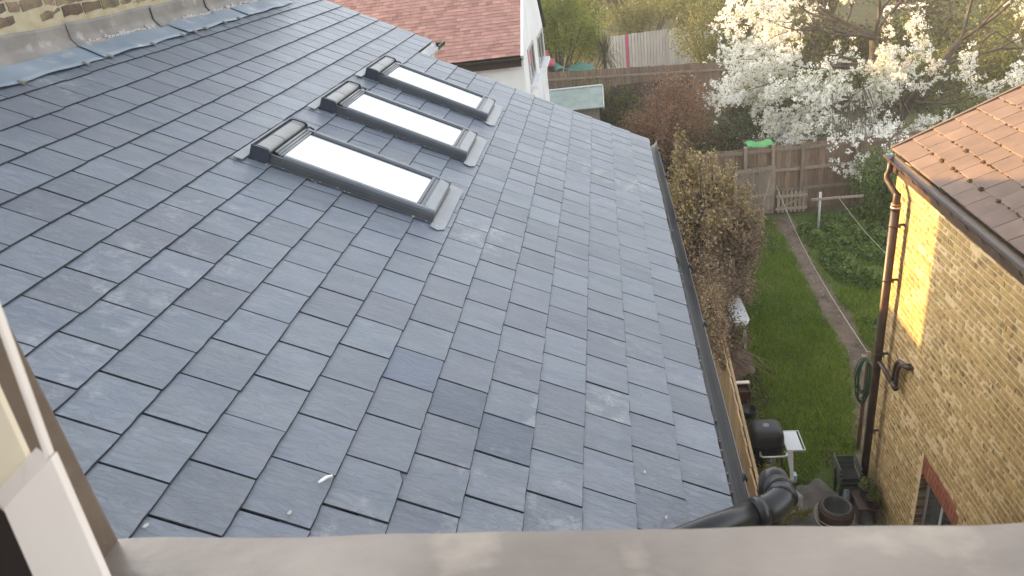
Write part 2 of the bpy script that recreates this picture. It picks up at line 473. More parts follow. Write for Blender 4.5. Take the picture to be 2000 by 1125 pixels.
def cloud(name, cen, size, mat, parent=None, asp=0.55, flat=0.0, jitter=0.4, fold=True, droop=None):
    """thousands of leaf-sized faces: a diamond of two triangles at each centre, turned at random"""
    cen = np.asarray(cen, float)
    n = len(cen)
    a = RNG.normal(size=(n, 3))
    if droop is not None:
        a = a * 0.6 + np.asarray(droop)
    a /= np.linalg.norm(a, axis=1, keepdims=True) + 1e-9
    b = RNG.normal(size=(n, 3))
    if flat:
        b = b * (1 - flat) + np.cross(a, np.array([0, 0, 1.0])) * flat * 2
    b -= a * (a * b).sum(1, keepdims=True)
    b /= np.linalg.norm(b, axis=1, keepdims=True) + 1e-9
    nn = np.cross(a, b)
    sz = size * (1 + RNG.uniform(-jitter, jitter, size=(n, 1)))
    v = np.empty((n, 4, 3))
    v[:, 0] = cen - a * sz * 0.5
    v[:, 1] = cen + b * sz * asp * 0.5 + nn * sz * 0.12
    v[:, 2] = cen + a * sz * 0.5
    v[:, 3] = cen - b * sz * asp * 0.5 + nn * sz * 0.12
    me = bpy.data.meshes.new(name)
    me.vertices.add(4 * n)
    me.vertices.foreach_set("co", v.ravel())
    me.loops.add(4 * n)
    me.loops.foreach_set("vertex_index", np.arange(4 * n, dtype=np.int32))
    me.polygons.add(n)
    me.polygons.foreach_set("loop_start", np.arange(0, 4 * n, 4, dtype=np.int32))
    me.polygons.foreach_set("loop_total", np.full(n, 4, dtype=np.int32))
    me.materials.append(MAT[mat])
    me.update(calc_edges=True)
    return link(name, me, parent)


def blades(name, base, h, lean, width, mat, parent=None):
    """grass: one bent blade (three triangles) at each base point"""
    base = np.asarray(base, float)
    n = len(base)
    ang = RNG.uniform(0, 2 * np.pi, n)
    d = np.stack([np.cos(ang), np.sin(ang), np.zeros(n)], 1)
    s = np.stack([-np.sin(ang), np.cos(ang), np.zeros(n)], 1)
    hh = (h * RNG.uniform(0.5, 1.35, n))[:, None]
    le = (lean * RNG.uniform(0.2, 1.3, n))[:, None]
    w = width * 0.5
    up = np.array([0, 0, 1.0])
    v = np.empty((n, 5, 3))
    v[:, 0] = base - s * w
    v[:, 1] = base + s * w
    mid = base + up * hh * 0.6 + d * le * hh * 0.35
    v[:, 2] = mid + s * w * 0.8
    v[:, 3] = mid - s * w * 0.8
    v[:, 4] = base + up * hh * 0.92 + d * le * hh
    me = bpy.data.meshes.new(name)
    me.vertices.add(5 * n)
    me.vertices.foreach_set("co", v.ravel())
    idx = (np.arange(n) * 5)[:, None]
    loops = (idx + np.array([0, 1, 2, 3, 3, 2, 4])).astype(np.int32)
    me.loops.add(7 * n)
    me.loops.foreach_set("vertex_index", loops.ravel())
    st = np.stack([np.arange(n) * 7, np.arange(n) * 7 + 4], 1).astype(np.int32)
    me.polygons.add(2 * n)
    me.polygons.foreach_set("loop_start", st.ravel())
    me.polygons.foreach_set("loop_total", np.tile(np.array([4, 3], np.int32), n))
    me.materials.append(MAT[mat])
    me.update(calc_edges=True)
    return link(name, me, parent)


def ellipsoid_pts(n, c, r, shell=0.35, clumps=0, spread=0.25):
    """points through an ellipsoid, denser towards the outside, gathered into clumps with gaps between"""
    if clumps:
        d = RNG.normal(size=(clumps, 3))
        d /= np.linalg.norm(d, axis=1, keepdims=True)
        cc = d * (RNG.uniform(shell ** 3, 1, (clumps, 1)) ** (1 / 3))
        sz = RNG.uniform(0.6, 1.4, clumps)
        k = RNG.integers(0, clumps, n)
        p = cc[k] + RNG.normal(size=(n, 3)) * spread * sz[k][:, None]
    else:
        d = RNG.normal(size=(n, 3))
        d /= np.linalg.norm(d, axis=1, keepdims=True)
        p = d * (RNG.uniform(shell ** 3, 1, (n, 1)) ** (1 / 3))
    return p * np.asarray(r) + np.asarray(c)


def grow(p, d, length, rad, depth, out, tips, spread=0.6, ratio=0.72, up=0.12, kids=(2, 3), wig=0.25, rmin=0.006):
    """recursive branching: appends (points, radii, depth) to out and twig points to tips"""
    pts, rr = [Vector(p)], [rad]
    n = 4
    d = Vector(d).normalized()
    for i in range(n):
        d = (d + Vector((random.gauss(0, wig), random.gauss(0, wig), random.gauss(0, wig) + up)) * 0.5).normalized()
        pts.append(pts[-1] + d * (length / n))
        rr.append(max(rad * (1 - 0.4 * (i + 1) / n), rmin))
    out.append((pts, rr, depth))
    if depth <= 1:
        for q in pts[1:]:
            tips.append((q, d.copy(), depth))
    if depth == 0:
        return
    for k in range(random.randint(*kids)):
        t = random.uniform(0.45, 1.0) if k else 1.0
        i = min(int(t * n), n)
        nd = (d + Vector((random.gauss(0, spread), random.gauss(0, spread), random.gauss(0, spread * 0.7)))).normalized()
        grow(pts[i], nd, length * ratio * random.uniform(0.75, 1.2), max(rr[i] * 0.68, rmin), depth - 1, out, tips, spread, ratio, up, kids, wig, rmin)


def RP(x, v, h=0.0):
    """a point on the near slate roof: x along the courses, v down the slope (0 = eave), h proud of it"""
    return Vector((x, v * CP + h * SP, -v * SP + h * CP))


def roof_mat(x, v, h=0.0):
    return Matrix.Translation(RP(x, v, h)) @ Matrix.Rotation(-PITCH, 4, 'X')


G = -6.0                                  # garden level

# ------------------------------------------------------------------ the ground
def sheet(name, poly, z, mat, kind='structure'):
    b = MB()
    b.add([(x, y, z) for x, y in poly], [tuple(range(len(poly)))])
    o = b.build(name, mat)
    return tag(o, kind=kind)


sheet("ground", [(-20, -110), (232, -110), (232, 150), (-20, 150)], G - 0.012, "rough_grass")
# lawn as a gently uneven sheet
b = MB()
b.grid(lambda u, v: (3.7 + u * 11.2, 1.35 + v * 7.0, G + 0.012 * math.sin(u * 17 + v * 5) * math.sin(v * 11 + 2)), 40, 24)
tag(b.build("lawn", "turf"), kind='structure')
PATH = [(14.6, 4.25, 0.30), (12.4, 4.16, 0.22), (10.6, 4.12, 0.25), (9.0, 4.16, 0.29), (7.6, 4.14, 0.26), (6.6, 4.0, 0.28), (5.6, 3.75, 0.30), (4.6, 3.5, 0.32), (3.6, 3.2, 0.4)]


def path_mid(x):
    for (x0, y0, w0), (x1, y1, w1) in zip(PATH, PATH[1:]):
        if x1 <= x <= x0:
            t = (x - x1) / (x0 - x1)
            return y1 + (y0 - y1) * t, w1 + (w0 - w1) * t
    return (PATH[0][1], PATH[0][2]) if x > PATH[0][0] else (PATH[-1][1], PATH[-1][2])


b = MB()
N_ = 60


def path_pt(u, v):
    x = 14.7 - u * 11.2
    y, w = path_mid(x)
    e = 0.05 * math.sin(x * 5.1) + 0.035 * math.sin(x * 12.7 + 1)
    return (x, y + (v - 0.5) * 2 * w + e * (1 if v > 0.5 else -1), G + 0.026 - 0.012 * (1 - abs(v - 0.5) * 2))


b.grid(path_pt, N_, 6)
tag(b.build("path", "soil_path"), kind='structure')
b = MB()
b.grid(lambda u, v: (-2.0 + u * 5.75 + (0.16 * math.sin(v * 13) + 0.08 * math.sin(v * 31)) * (u > 0.99), 1.25 + v * 1.84, G + 0.03), 12, 30)
tag(b.build("patio", "concrete"), kind='structure')
# pebbles and litter on the path
b = MB()
for _ in range(420):
    x = random.uniform(3.6, 14.4)
    y, w = path_mid(x)
    y += random.gauss(0, w * 0.55)
    r = random.uniform(0.006, 0.02)
    vs = [(x + r * math.cos(a) * random.uniform(0.7, 1.4), y + r * math.sin(a) * random.uniform(0.7, 1.4), G + 0.018) for a in (0, 1.57, 3.14, 4.71)] + [(x, y, G + 0.02 + r)]
    b.add(vs, [(0, 1, 4), (1, 2, 4), (2, 3, 4), (3, 0, 4)])
tag(b.build("path_litter", "pebble"), "small pale stones and leaf litter scattered along the garden path", "litter", kind='stuff')

# grass
def grass_pts(n):
    x = RNG.uniform(3.6, 14.6, n)
    y = RNG.uniform(1.4, 7.0, n)
    keep = np.ones(n, bool)
    mids = np.array([path_mid(q) for q in x])
    keep &= np.abs(y - mids[:, 0]) > mids[:, 1] * RNG.uniform(0.55, 1.1, n)
    keep &= ~((x < 4.05 + 0.25 * np.sin(y * 5)) & (RNG.uniform(size=n) < 0.85))
    keep &= ~((x > 10.2) & (y > 4.4) & (RNG.uniform(size=n) < 0.75))
    keep &= ~((x > 13.2) & (RNG.uniform(size=n) < 0.6))
    keep &= ~((y < 1.85 + 0.15 * np.sin(x * 3)) & (RNG.uniform(size=n) < 0.6))
    return np.stack([x[keep], y[keep], np.full(keep.sum(), G + 0.0)], 1)


gp = grass_pts(150000)
clump = 0.6 + 0.8 * (0.5 + 0.5 * np.sin(gp[:, 0] * 2.3 + np.sin(gp[:, 1] * 3.1) * 2) * np.sin(gp[:, 1] * 2.9 + np.sin(gp[:, 0] * 1.7) * 2))
tag(blades("lawn_grass", gp, 0.085 * clump, 0.7, 0.011, "grass"), "bright green lawn grass either side of the dirt path", "grass", kind='stuff')

# ------------------------------------------------------------------ the near house: slate roof, roof windows, flashings
house = thing("slate_roof_house", "near house extension with grey slate roof and three roof windows", "house", (-0.8, -2, G))
EXPO = 0.230434
ROWS = 18                                # courses between the eave and the flashing
FAR, FAR_UP = 2.976, 3.77
b = MB()
# walls under the roof
b.prism([(-4.55, -0.16, G), (-4.55, -4.0, G), (-4.55, -4.0, 1.93), (-4.55, -0.16, 0.02)], (7.49, 0, 0))
b.prism([(2.9405, -2.9, G), (2.9405, -4.0, G), (2.9405, -4.0, 1.93), (2.9405, -2.9, 1.38)], (0.75, 0, 0))
b.build("wall", "brick_joined", house)
b = MB()
b.prism([RP(-4.6, 0.0, -0.035), RP(-4.6, -4.46, -0.035), RP(-4.6, -4.46, -0.012), RP(-4.6, 0.0, -0.012)], (FAR + 4.58, 0, 0))
b.prism([RP(FAR - 0.019, -2.78, -0.035), RP(FAR - 0.019, -4.46, -0.035), RP(FAR - 0.019, -4.46, -0.012), RP(FAR - 0.019, -2.78, -0.012)], (FAR_UP - FAR, 0, 0))
b.build("roof_deck", "deck", house)

SKY_X = (-0.84, 0.42, 1.63)              # centres of the three roof windows
SKY_V = -2.32


def slate_shape(w, seed, length=0.335, chip=0.0):
    """one riven slate with ragged, dressed edges; origin at the middle of its tail, y down the slope"""
    r = random.Random(seed)
    th = 0.0072
    e = w * 0.5 - 0.0023
    out, ins = [], []
    for i in range(6):                   # tail edge, chamfered where it was dressed
        x = -e + 2 * e * i / 5
        y = r.uniform(-0.0025, 0.001)
        out.append((x, y))
        ins.append((x * (1 - 0.0016 / e), y - r.uniform(0.0018, 0.0045)))
    if chip:
        out[-1], ins[-1] = (e, -0.022 * chip), (e - 0.003, -0.026 * chip)
        out[-2], ins[-2] = (e - 0.04, -0.001), (e - 0.042, -0.005)
    y = -length * 0.4
    x = e + r.uniform(-0.0012, 0.0006)
    out.append((x, y))
    ins.append((x - r.uniform(0.0012, 0.003), y))
    out += [(e, -length), (-e, -length)]
    ins += [(e - 0.002, -length), (-e + 0.002, -length)]
    x = -e + r.uniform(-0.0006, 0.0012)
    out.append((x, y))
    ins.append((x + r.uniform(0.0012, 0.003), y))
    tw = r.uniform(-0.001, 0.001)

    def top(x, y):
        return 0.0145 + y * 0.0125 / length + tw * x / e

    n = len(out)
    vs = [(x, y, top(x, y)) for x, y in ins] + [(x, y, top(x, y) - 0.0045) for x, y in out] + [(x, y, top(x, y) - th) for x, y in out]
    fs = [tuple(range(n))]
    for q in (0, n):
        fs += [(q + i, q + n + i, q + n + (i + 1) % n, q + (i + 1) % n) for i in range(n)]
    return vs, fs


SW = 0.25
variants = {}


def slate_mesh(w, k):
    key = (round(w, 3), k)
    if key not in variants:
        b = MB()
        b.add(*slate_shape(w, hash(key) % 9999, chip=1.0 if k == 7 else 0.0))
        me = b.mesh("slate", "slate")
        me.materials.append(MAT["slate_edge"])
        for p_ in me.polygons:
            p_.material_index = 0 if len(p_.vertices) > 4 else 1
        bm = bmesh.new()
        bm.from_mesh(me)
        bmesh.ops.recalc_face_normals(bm, faces=bm.faces)
        bm.to_mesh(me)
        bm.free()
        variants[key] = me
    return variants[key]


def covered(x0, x1, v):
    for c in SKY_X:
        if x0 > c - 0.27 and x1 < c + 0.27 and SKY_V - 0.5 < v - 0.23 and v < SKY_V + 0.5:
            return True
    return False


slates = []
for r in range(-1, ROWS):
    vt = (r + 1 - ROWS) * EXPO
    off = 0.0 if r % 2 else 0.5
    far = FAR_UP if r < 6 else FAR
    m = -18
    while True:
        x0, x1 = (m + off) * SW, (m + off + 1) * SW
        m += 1
        if x0 >= far - 0.04:
            break
        x1 = min(x1, far)
        if far - x1 < 0.05:
            x1 = far
            m += 1
        if covered(x0, x1, vt):
            continue
        cx = 0.5 * (x0 + x1)
        d = (RP(cx, vt) - CAMP).length
        slates.append((d, cx, vt, x1 - x0))
slates.sort()
MAT["slate_smeared"] = slate_mat("slate_smeared", 'object', smear=True)
MAT["slate_dark"] = slate_mat("slate_dark", 'object', dark=0.62)
MAT["slate_dim"] = slate_mat("slate_dim", 'object', dark=0.8)
PICK = [(-2.662, -1.037, "slate_smeared"), (-2.368, -0.571, "slate_smeared"), (-2.803, -1.263, "slate_dark"), (-2.925, -1.042, "slate_dark"), (-2.69, -1.496, "slate_dim")]


def special(cx, vt, w):
    for x, v, m_ in PICK:
        if abs(cx - x) < w / 2 and vt - EXPO < v < vt:
            return m_
    return None


b = MB()
for i, (d, cx, vt, w) in enumerate(slates):
    jx, jv, jh = random.gauss(0, 0.0008), random.gauss(0, 0.0012), abs(random.gauss(0, 0.0005))
    if random.random() < 0.02:
        jv += random.uniform(-0.006, 0.008)
    mw = roof_mat(cx + jx, vt + jv, jh) @ Matrix.Rotation(random.gauss(0, 0.0025), 4, 'Z')
    if i < 300:
        k = 7 if (abs(cx + 3.304) < w / 2 and vt - EXPO < -1.425 < vt) else random.randint(0, 6)
        o = link("slate", slate_mesh(w, k), house, mw)
        sp = special(cx, vt, w)
        if sp:
            o.material_slots[0].link = 'OBJECT'
            o.material_slots[0].material = MAT[sp]
            o['label'] = {"slate_smeared": "slate smeared with pale mortar", "slate_dark": "slate darker and bluer than its neighbours", "slate_dim": "slate a little darker than its neighbours"}[sp]
    else:
        vs, fs = slate_shape(w, 1000 + i)
        b.add([mw @ Vector(p) for p in vs], fs)
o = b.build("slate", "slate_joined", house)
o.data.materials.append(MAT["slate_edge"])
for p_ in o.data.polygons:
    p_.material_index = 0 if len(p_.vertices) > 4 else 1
tag(o, kind='stuff')

# lead flashings at the top, against the party wall
seams = (-4.7, -2.9, -1.62, -0.435, 0.70, 1.86, 3.0)
for x0, x1 in zip(seams, seams[1:]):
    rr = random.Random(int(x0 * 100))
    ph = rr.uniform(0, 6)

    def lead(u, v, x0=x0, x1=x1, ph=ph):
        xa = x0 - 0.03 + u * (x1 - x0 + 0.03)
        vv = -4.47 + v * 0.235
        h = 0.03 + 0.004 * math.sin(xa * 9 + ph) * math.sin(v * 5) + (0.004 if u < 0.04 else 0) - 0.005 * v + 0.006 * (1 - u)
        return RP(xa, vv + (0.006 * math.sin(xa * 14 + ph) if v > 0.9 else 0), h)
    b = MB()
    b.grid(lead, 16, 6)
    o = b.build("lead_apron", "lead", house, fix=False)
    so = o.modifiers.new("thick", 'SOLIDIFY')
    so.thickness = 0.003
for x0, x1 in zip((-4.7, -2.7, -1.5, -0.41, 0.62, 1.5, 2.6), (-2.7, -1.5, -0.41, 0.62, 1.5, 2.6, 3.7)):
    ph = x0 * 3

    def cov(u, v, x0=x0, x1=x1, ph=ph):
        xa = x0 - 0.05 + u * (x1 - x0 + 0.05)
        z = 2.155 - v * 0.165 + 0.006 * math.sin(xa * 6 + ph) * (1 - v)
        y = -3.985 + (0.0 if v < 0.62 else (v - 0.62) * 0.12) + 0.004 * math.sin(xa * 11 + ph) + 0.008 * (1 - u)
        return Vector((xa, y, z))
    b = MB()
    b.grid(cov, 16, 8)
    o = b.build("lead_cover_flashing", "lead_old", house, fix=False)
    so = o.modifiers.new("thick", 'SOLIDIFY')
    so.thickness = 0.004
# rough mortar smears left along the foot of the cover flashing
b = MB()
for x0, x1 in ((-0.36, 0.02), (0.02, 0.5), (0.95, 1.45), (1.5, 2.1), (2.1, 2.9)):
    x = x0
    while x < x1:
        w = random.uniform(0.02, 0.06)
        z = 2.012 + random.uniform(-0.012, 0.012)
        b.box((x, -3.953, z - 0.006 - random.uniform(0, 0.016)), (x + w, -3.944, z + random.uniform(0.0, 0.012)), jit=0.003)
        x += w + random.uniform(0.0, 0.012)
tag(b.build("mortar_fillet", "mortar_smear", house), kind='stuff')
for x in (-1.25, -0.7, -0.42, 0.1, 0.55, 0.73, 0.95, 1.28, 1.6):
    b = MB()
    b.box((-0.011, -0.012, 0.0), (0.011, 0.028, 0.012), mat=roof_mat(x + random.uniform(-0.04, 0.04), -4.238, 0.024), jit=0.002)
    b.build("lead_clip", "lead_old", house)

# party wall brickwork above the flashing
b = MB()
b.box((-4.6, -4.25, 1.5), (3.7, -4.012, 3.2))
b.build("party_wall", "mortar_grey", house)


def brick_mesh(L, H, D, mat, seed, rough=0.003):
    """a weathered brick: box with a worn, uneven face; origin at the middle of the face, local y out of the wall"""
    r = random.Random(seed)
    b = MB()
    n = 3
    vs = []
    for j in range(3):
        for i in range(n + 1):
            x = -L / 2 + L * i / n
            z = -H / 2 + H * j / 2
            edge = i in (0, n) or j in (0, 2)
            vs.append((x + r.uniform(-rough, rough), (-0.0035 if edge else 0.0) + r.uniform(-rough, rough) * 0.5, z + r.uniform(-rough, rough)))
    fs = [(j * (n + 1) + i, j * (n + 1) + i + 1, (j + 1) * (n + 1) + i + 1, (j + 1) * (n + 1) + i) for j in range(2) for i in range(n)]
    ring = [0, 1, 2, 3, 7, 11, 10, 9, 8, 4]
    k = len(vs)
    vs += [(vs[q][0], -D, vs[q][2]) for q in ring]
    for a in range(len(ring)):
        c = (a + 1) % len(ring)
        fs.append((ring[a], k + a, k + c, ring[c]))
    b.add(vs, fs)
    me = b.mesh("brick", mat)
    bm = bmesh.new()
    bm.from_mesh(me)
    bmesh.ops.recalc_face_normals(bm, faces=bm.faces)
    bm.to_mesh(me)
    bm.free()
    return me


OLD = [(brick_mesh(0.205, 0.06, 0.03, "brick_old", 40 + i, 0.006), brick_mesh(0.095, 0.06, 0.03, "brick_old", 60 + i, 0.006)) for i in range(4)]
for c in range(8):
    z = 2.225 + c * 0.077
    x = -1.9 + (0.17 if c % 2 else 0) + random.uniform(-0.03, 0.03)
    k = 0
    while x < 2.6:
        st = (k % 2 == 0) if c % 3 else True
        L = 0.205 if st else 0.095
        if not (c == 2 and -0.72 < x < -0.55) and random.random() < 0.96:
            link("brick", random.choice(OLD)[0 if st else 1], house,
                 Matrix.Translation((x + L / 2, -4.005 + random.gauss(0, 0.003), z + random.gauss(0, 0.002))) @ Matrix.Rotation(random.gauss(0, 0.012), 4, 'Y'))
        x += L + random.uniform(0.01, 0.018)
        k += 1

# roof windows --------------------------------------------------------------------------------
def rounded(w, h, r, n=4):
    """cross-section of a rail with rounded shoulders, in x-z, centred on x"""
    pts = [(-w / 2, 0)]
    for i in range(n + 1):
        a = math.pi - (math.pi / 2) * i / n
        pts.append((-w / 2 + r + r * math.cos(a), h - r + r * math.sin(a)))
    for i in range(n + 1):
        a = math.pi / 2 - (math.pi / 2) * i / n
        pts.append((w / 2 - r + r * math.cos(a), h - r + r * math.sin(a)))
    pts.append((w / 2, 0))
    return pts


def roof_window(cx, label):
    mw = roof_mat(cx, SKY_V)
    WH, Y0, Y1 = 0.2925, -0.585, 0.57

    def put(b, name, mat, parent):
        b.v = [tuple(mw @ Vector(p)) for p in b.v]
        return b.build(name, mat, parent)

    f = MB()
    # box frame: sides, head, foot
    for s in (-1, 1):
        f.prism([(s * WH - 0.006, Y0, 0.0), (s * WH + 0.006, Y0, 0.0), (s * WH + 0.006, Y0, 0.075), (s * WH - 0.006, Y0, 0.075)], (0, Y1 - Y0, 0))
    f.box((-WH + 0.007, Y0, 0), (WH - 0.007, Y0 + 0.04, 0.09))
    f.box((-WH + 0.007, Y1 - 0.03, 0), (WH - 0.007, Y1, 0.06))
    root = put(f, "roof_window", "alu", house)
    root['label'] = label
    for s in (-1, 1):                    # metal cover rails over the sides, in two lengths
        for (a, c) in ((Y0 + 0.19, 0.09), (0.092, Y1 + 0.012)):
            f = MB()
            prof = [(x + s * (WH - 0.018), z + 0.052) for x, z in rounded(0.05, 0.036, 0.015)]
            f.prism([(x, a, z) for x, z in prof], (0, c - a, 0), smooth=False)
            put(f, "cover_rail", "alu_rail", root)
        f = MB()                         # inner glazing bead
        f.box((s * 0.243 - 0.006, -0.40, 0.05), (s * 0.243 + 0.006, 0.455, 0.078))
        put(f, "glazing_bead", "alu_dark", root)
    f = MB()
    f.box((-0.236, -0.41, 0.052), (0.236, 0.452, 0.068))
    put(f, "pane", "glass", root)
    f = MB()                             # foot of the sash: bead, strip with screws, sloping cladding
    f.box((-0.2475, 0.456, 0.05), (0.2475, 0.475, 0.086))
    f.box((-0.2475, 0.478, 0.05), (0.2475, 0.505, 0.08))
    put(f, "sash_foot", "alu", root)
    f = MB()
    f.prism([(-0.252, 0.508, 0.05), (-0.252, 0.508, 0.088), (-0.252, 0.575, 0.078), (-0.252, 0.583, 0.045)], (0.504, 0, 0))
    put(f, "foot_cladding", "flash", root)
    # hood over the head, with its two pale panels, a dark end box and the blind rails below it
    f = MB()
    prof = [(-0.5818, 0.0), (-0.5818, 0.080), (-0.5756, 0.093), (-0.5632, 0.100), (-0.5105, 0.102), (-0.4888, 0.1), (-0.4795, 0.094), (-0.4764, 0.07), (-0.4764, 0.0)]
    f.prism([(-0.318, y, z) for y, z in prof], (0.636, 0, 0))
    hood = put(f, "hood", "alu", root)
    for (xa, xb, mm) in ((-0.30, -0.075, "alu_light"), (-0.065, 0.225, "alu_light")):
        f = MB()
        pr = [(-0.5601, 0.0995), (-0.5601, 0.106), (-0.5105, 0.108), (-0.4876, 0.106), (-0.4770, 0.098), (-0.4745, 0.086), (-0.4826, 0.086)]
        f.prism([(xa, y, z) for y, z in pr], (xb - xa, 0, 0))
        put(f, "hood_panel", mm, hood)
    f = MB()
    f.prism([(-0.325, -0.5880, 0.0), (-0.325, -0.5880, 0.098), (-0.325, -0.5725, 0.106), (-0.325, -0.4826, 0.108), (-0.325, -0.4671, 0.095), (-0.325, -0.4671, 0.0)], (0.0065, 0, 0))
    f.box((-0.3185, -0.5899, 0.0), (0.325, -0.5827, 0.104))
    f.prism([(0.3185, -0.5799, 0.0), (0.3185, -0.5799, 0.098), (0.3185, -0.5663, 0.106), (0.3185, -0.4826, 0.108), (0.3185, -0.4671, 0.095), (0.3185, -0.4671, 0.0)], (0.0065, 0, 0))
    put(f, "hood_end_cap", "alu_dark", hood)
    for i, (y, h) in enumerate(((-0.452, 0.092), (-0.434, 0.086), (-0.418, 0.08))):
        f = MB()
        f.tube([(-0.26, y - 0.001, h - 0.008), (0.26, y - 0.001, h - 0.008)], 0.0085, 8)
        put(f, "blind_rail", "flash", root)
    f = MB()
    f.tube([(0.262, -0.455, 0.095), (0.285, -0.44, 0.1), (0.292, -0.41, 0.09)], 0.007, 8)
    put(f, "hinge", "alu_dark", root)
    # flashing kit: gutters at the sides, sheet at the head, apron over the slates at the foot
    f = MB()
    for s in (-1, 1):
        f = MB()
        f.box((min(s * 0.30, s * 0.325), Y0 - 0.01, 0.0155), (max(s * 0.30, s * 0.325), Y1 + 0.01, 0.018))
        put(f, "side_flashing", "alu", root)
    f = MB()
    f.box((-0.40, Y0 - 0.075, 0.024), (0.40, Y0 - 0.012, 0.028))
    put(f, "head_flashing", "flash", root)
    f = MB()
    f.prism([(-0.37, 0.585, 0.019), (-0.30, 0.585, 0.0195), (0.30, 0.585, 0.0195), (0.375, 0.56, 0.019), (0.385, 0.60, 0.019), (0.355, 0.675, 0.019), (-0.345, 0.675, 0.019), (-0.388, 0.635, 0.019)], (0, 0, 0.003))
    ap = put(f, "apron_flashing", "flash", root)
    f = MB()
    f.box((-0.30, 0.588, 0.022), (0.30, 0.594, 0.032))
    put(f, "apron_fold", "alu_light", ap)
    for s in (-1, 1):
        f = MB()
        f.lathe([(0.0001, 0.0255), (0.005, 0.0252), (0.0055, 0.0222)], (s * 0.34, 0.62, 0), 8)
        put(f, "screw", "pale_metal", ap)
    # crumbs of mortar along the sides
    f = MB()
    for _ in range(40):
        x = random.choice((-1, 1)) * random.uniform(0.305, 0.35)
        y = random.uniform(Y0, Y1)
        q = random.uniform(0.0015, 0.004)
        f.box((x - q, y - q, 0.0185), (x + q, y + q, 0.0185 + q), jit=0.001)
    tag(put(f, "crumbs", "mortar_smear", root), kind='stuff')
    return root


roof_window(SKY_X[0], "nearest roof window, closest to the camera")
roof_window(SKY_X[1], "middle roof window between the other two")
roof_window(SKY_X[2], "farthest roof window, towards the white house")

# eave gutter
def gutter_prof(y0, z0, w, d, n=10, t=0.004):
    outer = [(y0 + w / 2 - w / 2 * math.cos(math.pi * i / n), z0 - d * math.sin(math.pi * i / n)) for i in range(n + 1)]
    inner = [(y0 + w / 2 - (w / 2 - t) * math.cos(math.pi * i / n), z0 - (d - t) * math.sin(math.pi * i / n)) for i in range(n, -1, -1)]
    return outer, inner


b = MB()
outer, inner = gutter_prof(-0.035, -0.018, 0.125, 0.07)
xs = [-4.55 + i * 0.32 for i in range(24)]
for seg in range(2):
    pass
o1, i1 = gutter_prof(-0.035, -0.018, 0.125, 0.07)
b.prism([(-4.5, y, z) for y, z in o1 + i1], (FAR + 4.53, 0, 0))
b.build("gutter", "gutter_in", house)
for x in (-2.6, -1.2, -0.35, 0.55, 1.7, 2.6):
    b = MB()
    b.box((x - 0.014, 0.082, -0.03), (x + 0.014, 0.102, -0.006))
    b.box((x - 0.01, 0.088, -0.0058), (x + 0.01, 0.096, 0.006))
    b.build("gutter_bracket", "black_plastic", house)
b = MB()
for x in (-0.36,):
    b.prism([(x - 0.05, y, z - 0.003) for y, z in gutter_prof(-0.039, -0.0165, 0.133, 0.073)[0]] + [(x - 0.05, y, z) for y, z in gutter_prof(-0.035, -0.0165, 0.125, 0.069)[0][::-1]], (0.1, 0, 0))
b.build("gutter_union", "black_plastic", house)
# grit lying in the gutter
b = MB()
for _ in range(900):
    x = -3.0 + 5.8 * random.random() ** 1.3
    y = random.gauss(0.0, 0.012)
    q = random.uniform(0.002, 0.006)
    b.box((x - q, y - q, -0.083), (x + q, y + q, -0.07 + random.uniform(0, 0.03)), jit=0.002)
tag(b.build("gutter_grit", "pebble", house), kind='stuff')
# short gutter at the foot of the longer, upper part of the roof
b = MB()
sl6 = (6 - ROWS) * EXPO
c0 = RP(3.0, sl6, -0.01)
o1, i1 = gutter_prof(c0.y + 0.005, c0.z - 0.02, 0.12, 0.075)
b.prism([(FAR + 0.03, y, z) for y, z in o1 + i1], (0.86, 0, 0))
ug = b.build("upper_gutter", "pale_metal", house)
b = MB()
b.prism([(FAR + 0.892, y, z) for y, z in o1], (0.006, 0, 0))
b.box((FAR + 0.5, c0.y + 0.122, c0.z - 0.05), (FAR + 0.88, c0.y + 0.132, c0.z - 0.005))
b.build("gutter_end", "black_plastic", ug)
b = MB()
b.box((FAR + 0.02, c0.y - 0.02, c0.z - 0.16), (FAR_UP - 0.01, c0.y - 0.002, c0.z - 0.01))
b.build("fascia", "white_paint", house)

# soil pipe crossing the corner of the roof
pp = [Vector((-3.9, -1.65, 0.245)), Vector((-3.12, -0.13, 0.205)), Vector((-3.03, 0.075, 0.2))]
b = MB()
b.tube(pp, 0.048, 20)
pipe = b.build("soil_pipe", "black_plastic", house)
bend = [Vector((-3.045, 0.045, 0.2)), Vector((-3.015, 0.11, 0.2)), Vector((-2.98, 0.155, 0.2)), Vector((-2.93, 0.17, 0.2)), Vector((-2.885, 0.165, 0.196))]
b = MB()
b.tube(bend, [0.054, 0.056, 0.057, 0.056, 0.055], 20)
b.build("pipe_bend", "black_plastic", pipe)
b = MB()
b.tube([(-2.925, 0.17, 0.2), (-2.91, 0.168, 0.198)], 0.062, 20)
b.tube([(-2.965, 0.167, 0.2), (-2.95, 0.17, 0.2)], 0.061, 20)
b.tube([(-3.042, 0.05, 0.2), (-3.028, 0.08, 0.2)], 0.06, 20)
b.build("pipe_collar", "black_plastic", pipe)
b = MB()
drop = [Vector((-2.885, 0.165, 0.197)), Vector((-2.85, 0.163, 0.19)), Vector((-2.825, 0.162, 0.165)), Vector((-2.815, 0.162, 0.12)), Vector((-2.815, 0.162, -0.2))]
b.tube(drop, [0.055, 0.057, 0.057, 0.055, 0.05], 20)
b.build("pipe_drop", "black_plastic", pipe)
b = MB()
b.tube([(-2.815, 0.162, -0.2), (-2.815, 0.162, G)], 0.048, 16)
b.build("pipe_stack", "black_plastic", pipe)

# the window the view is taken from ------------------------------------------------------------
win = thing("window", "window opening with lead sill and white frame at the near edge", "window", (-4.75, -0.6, 1.6))
b = MB()


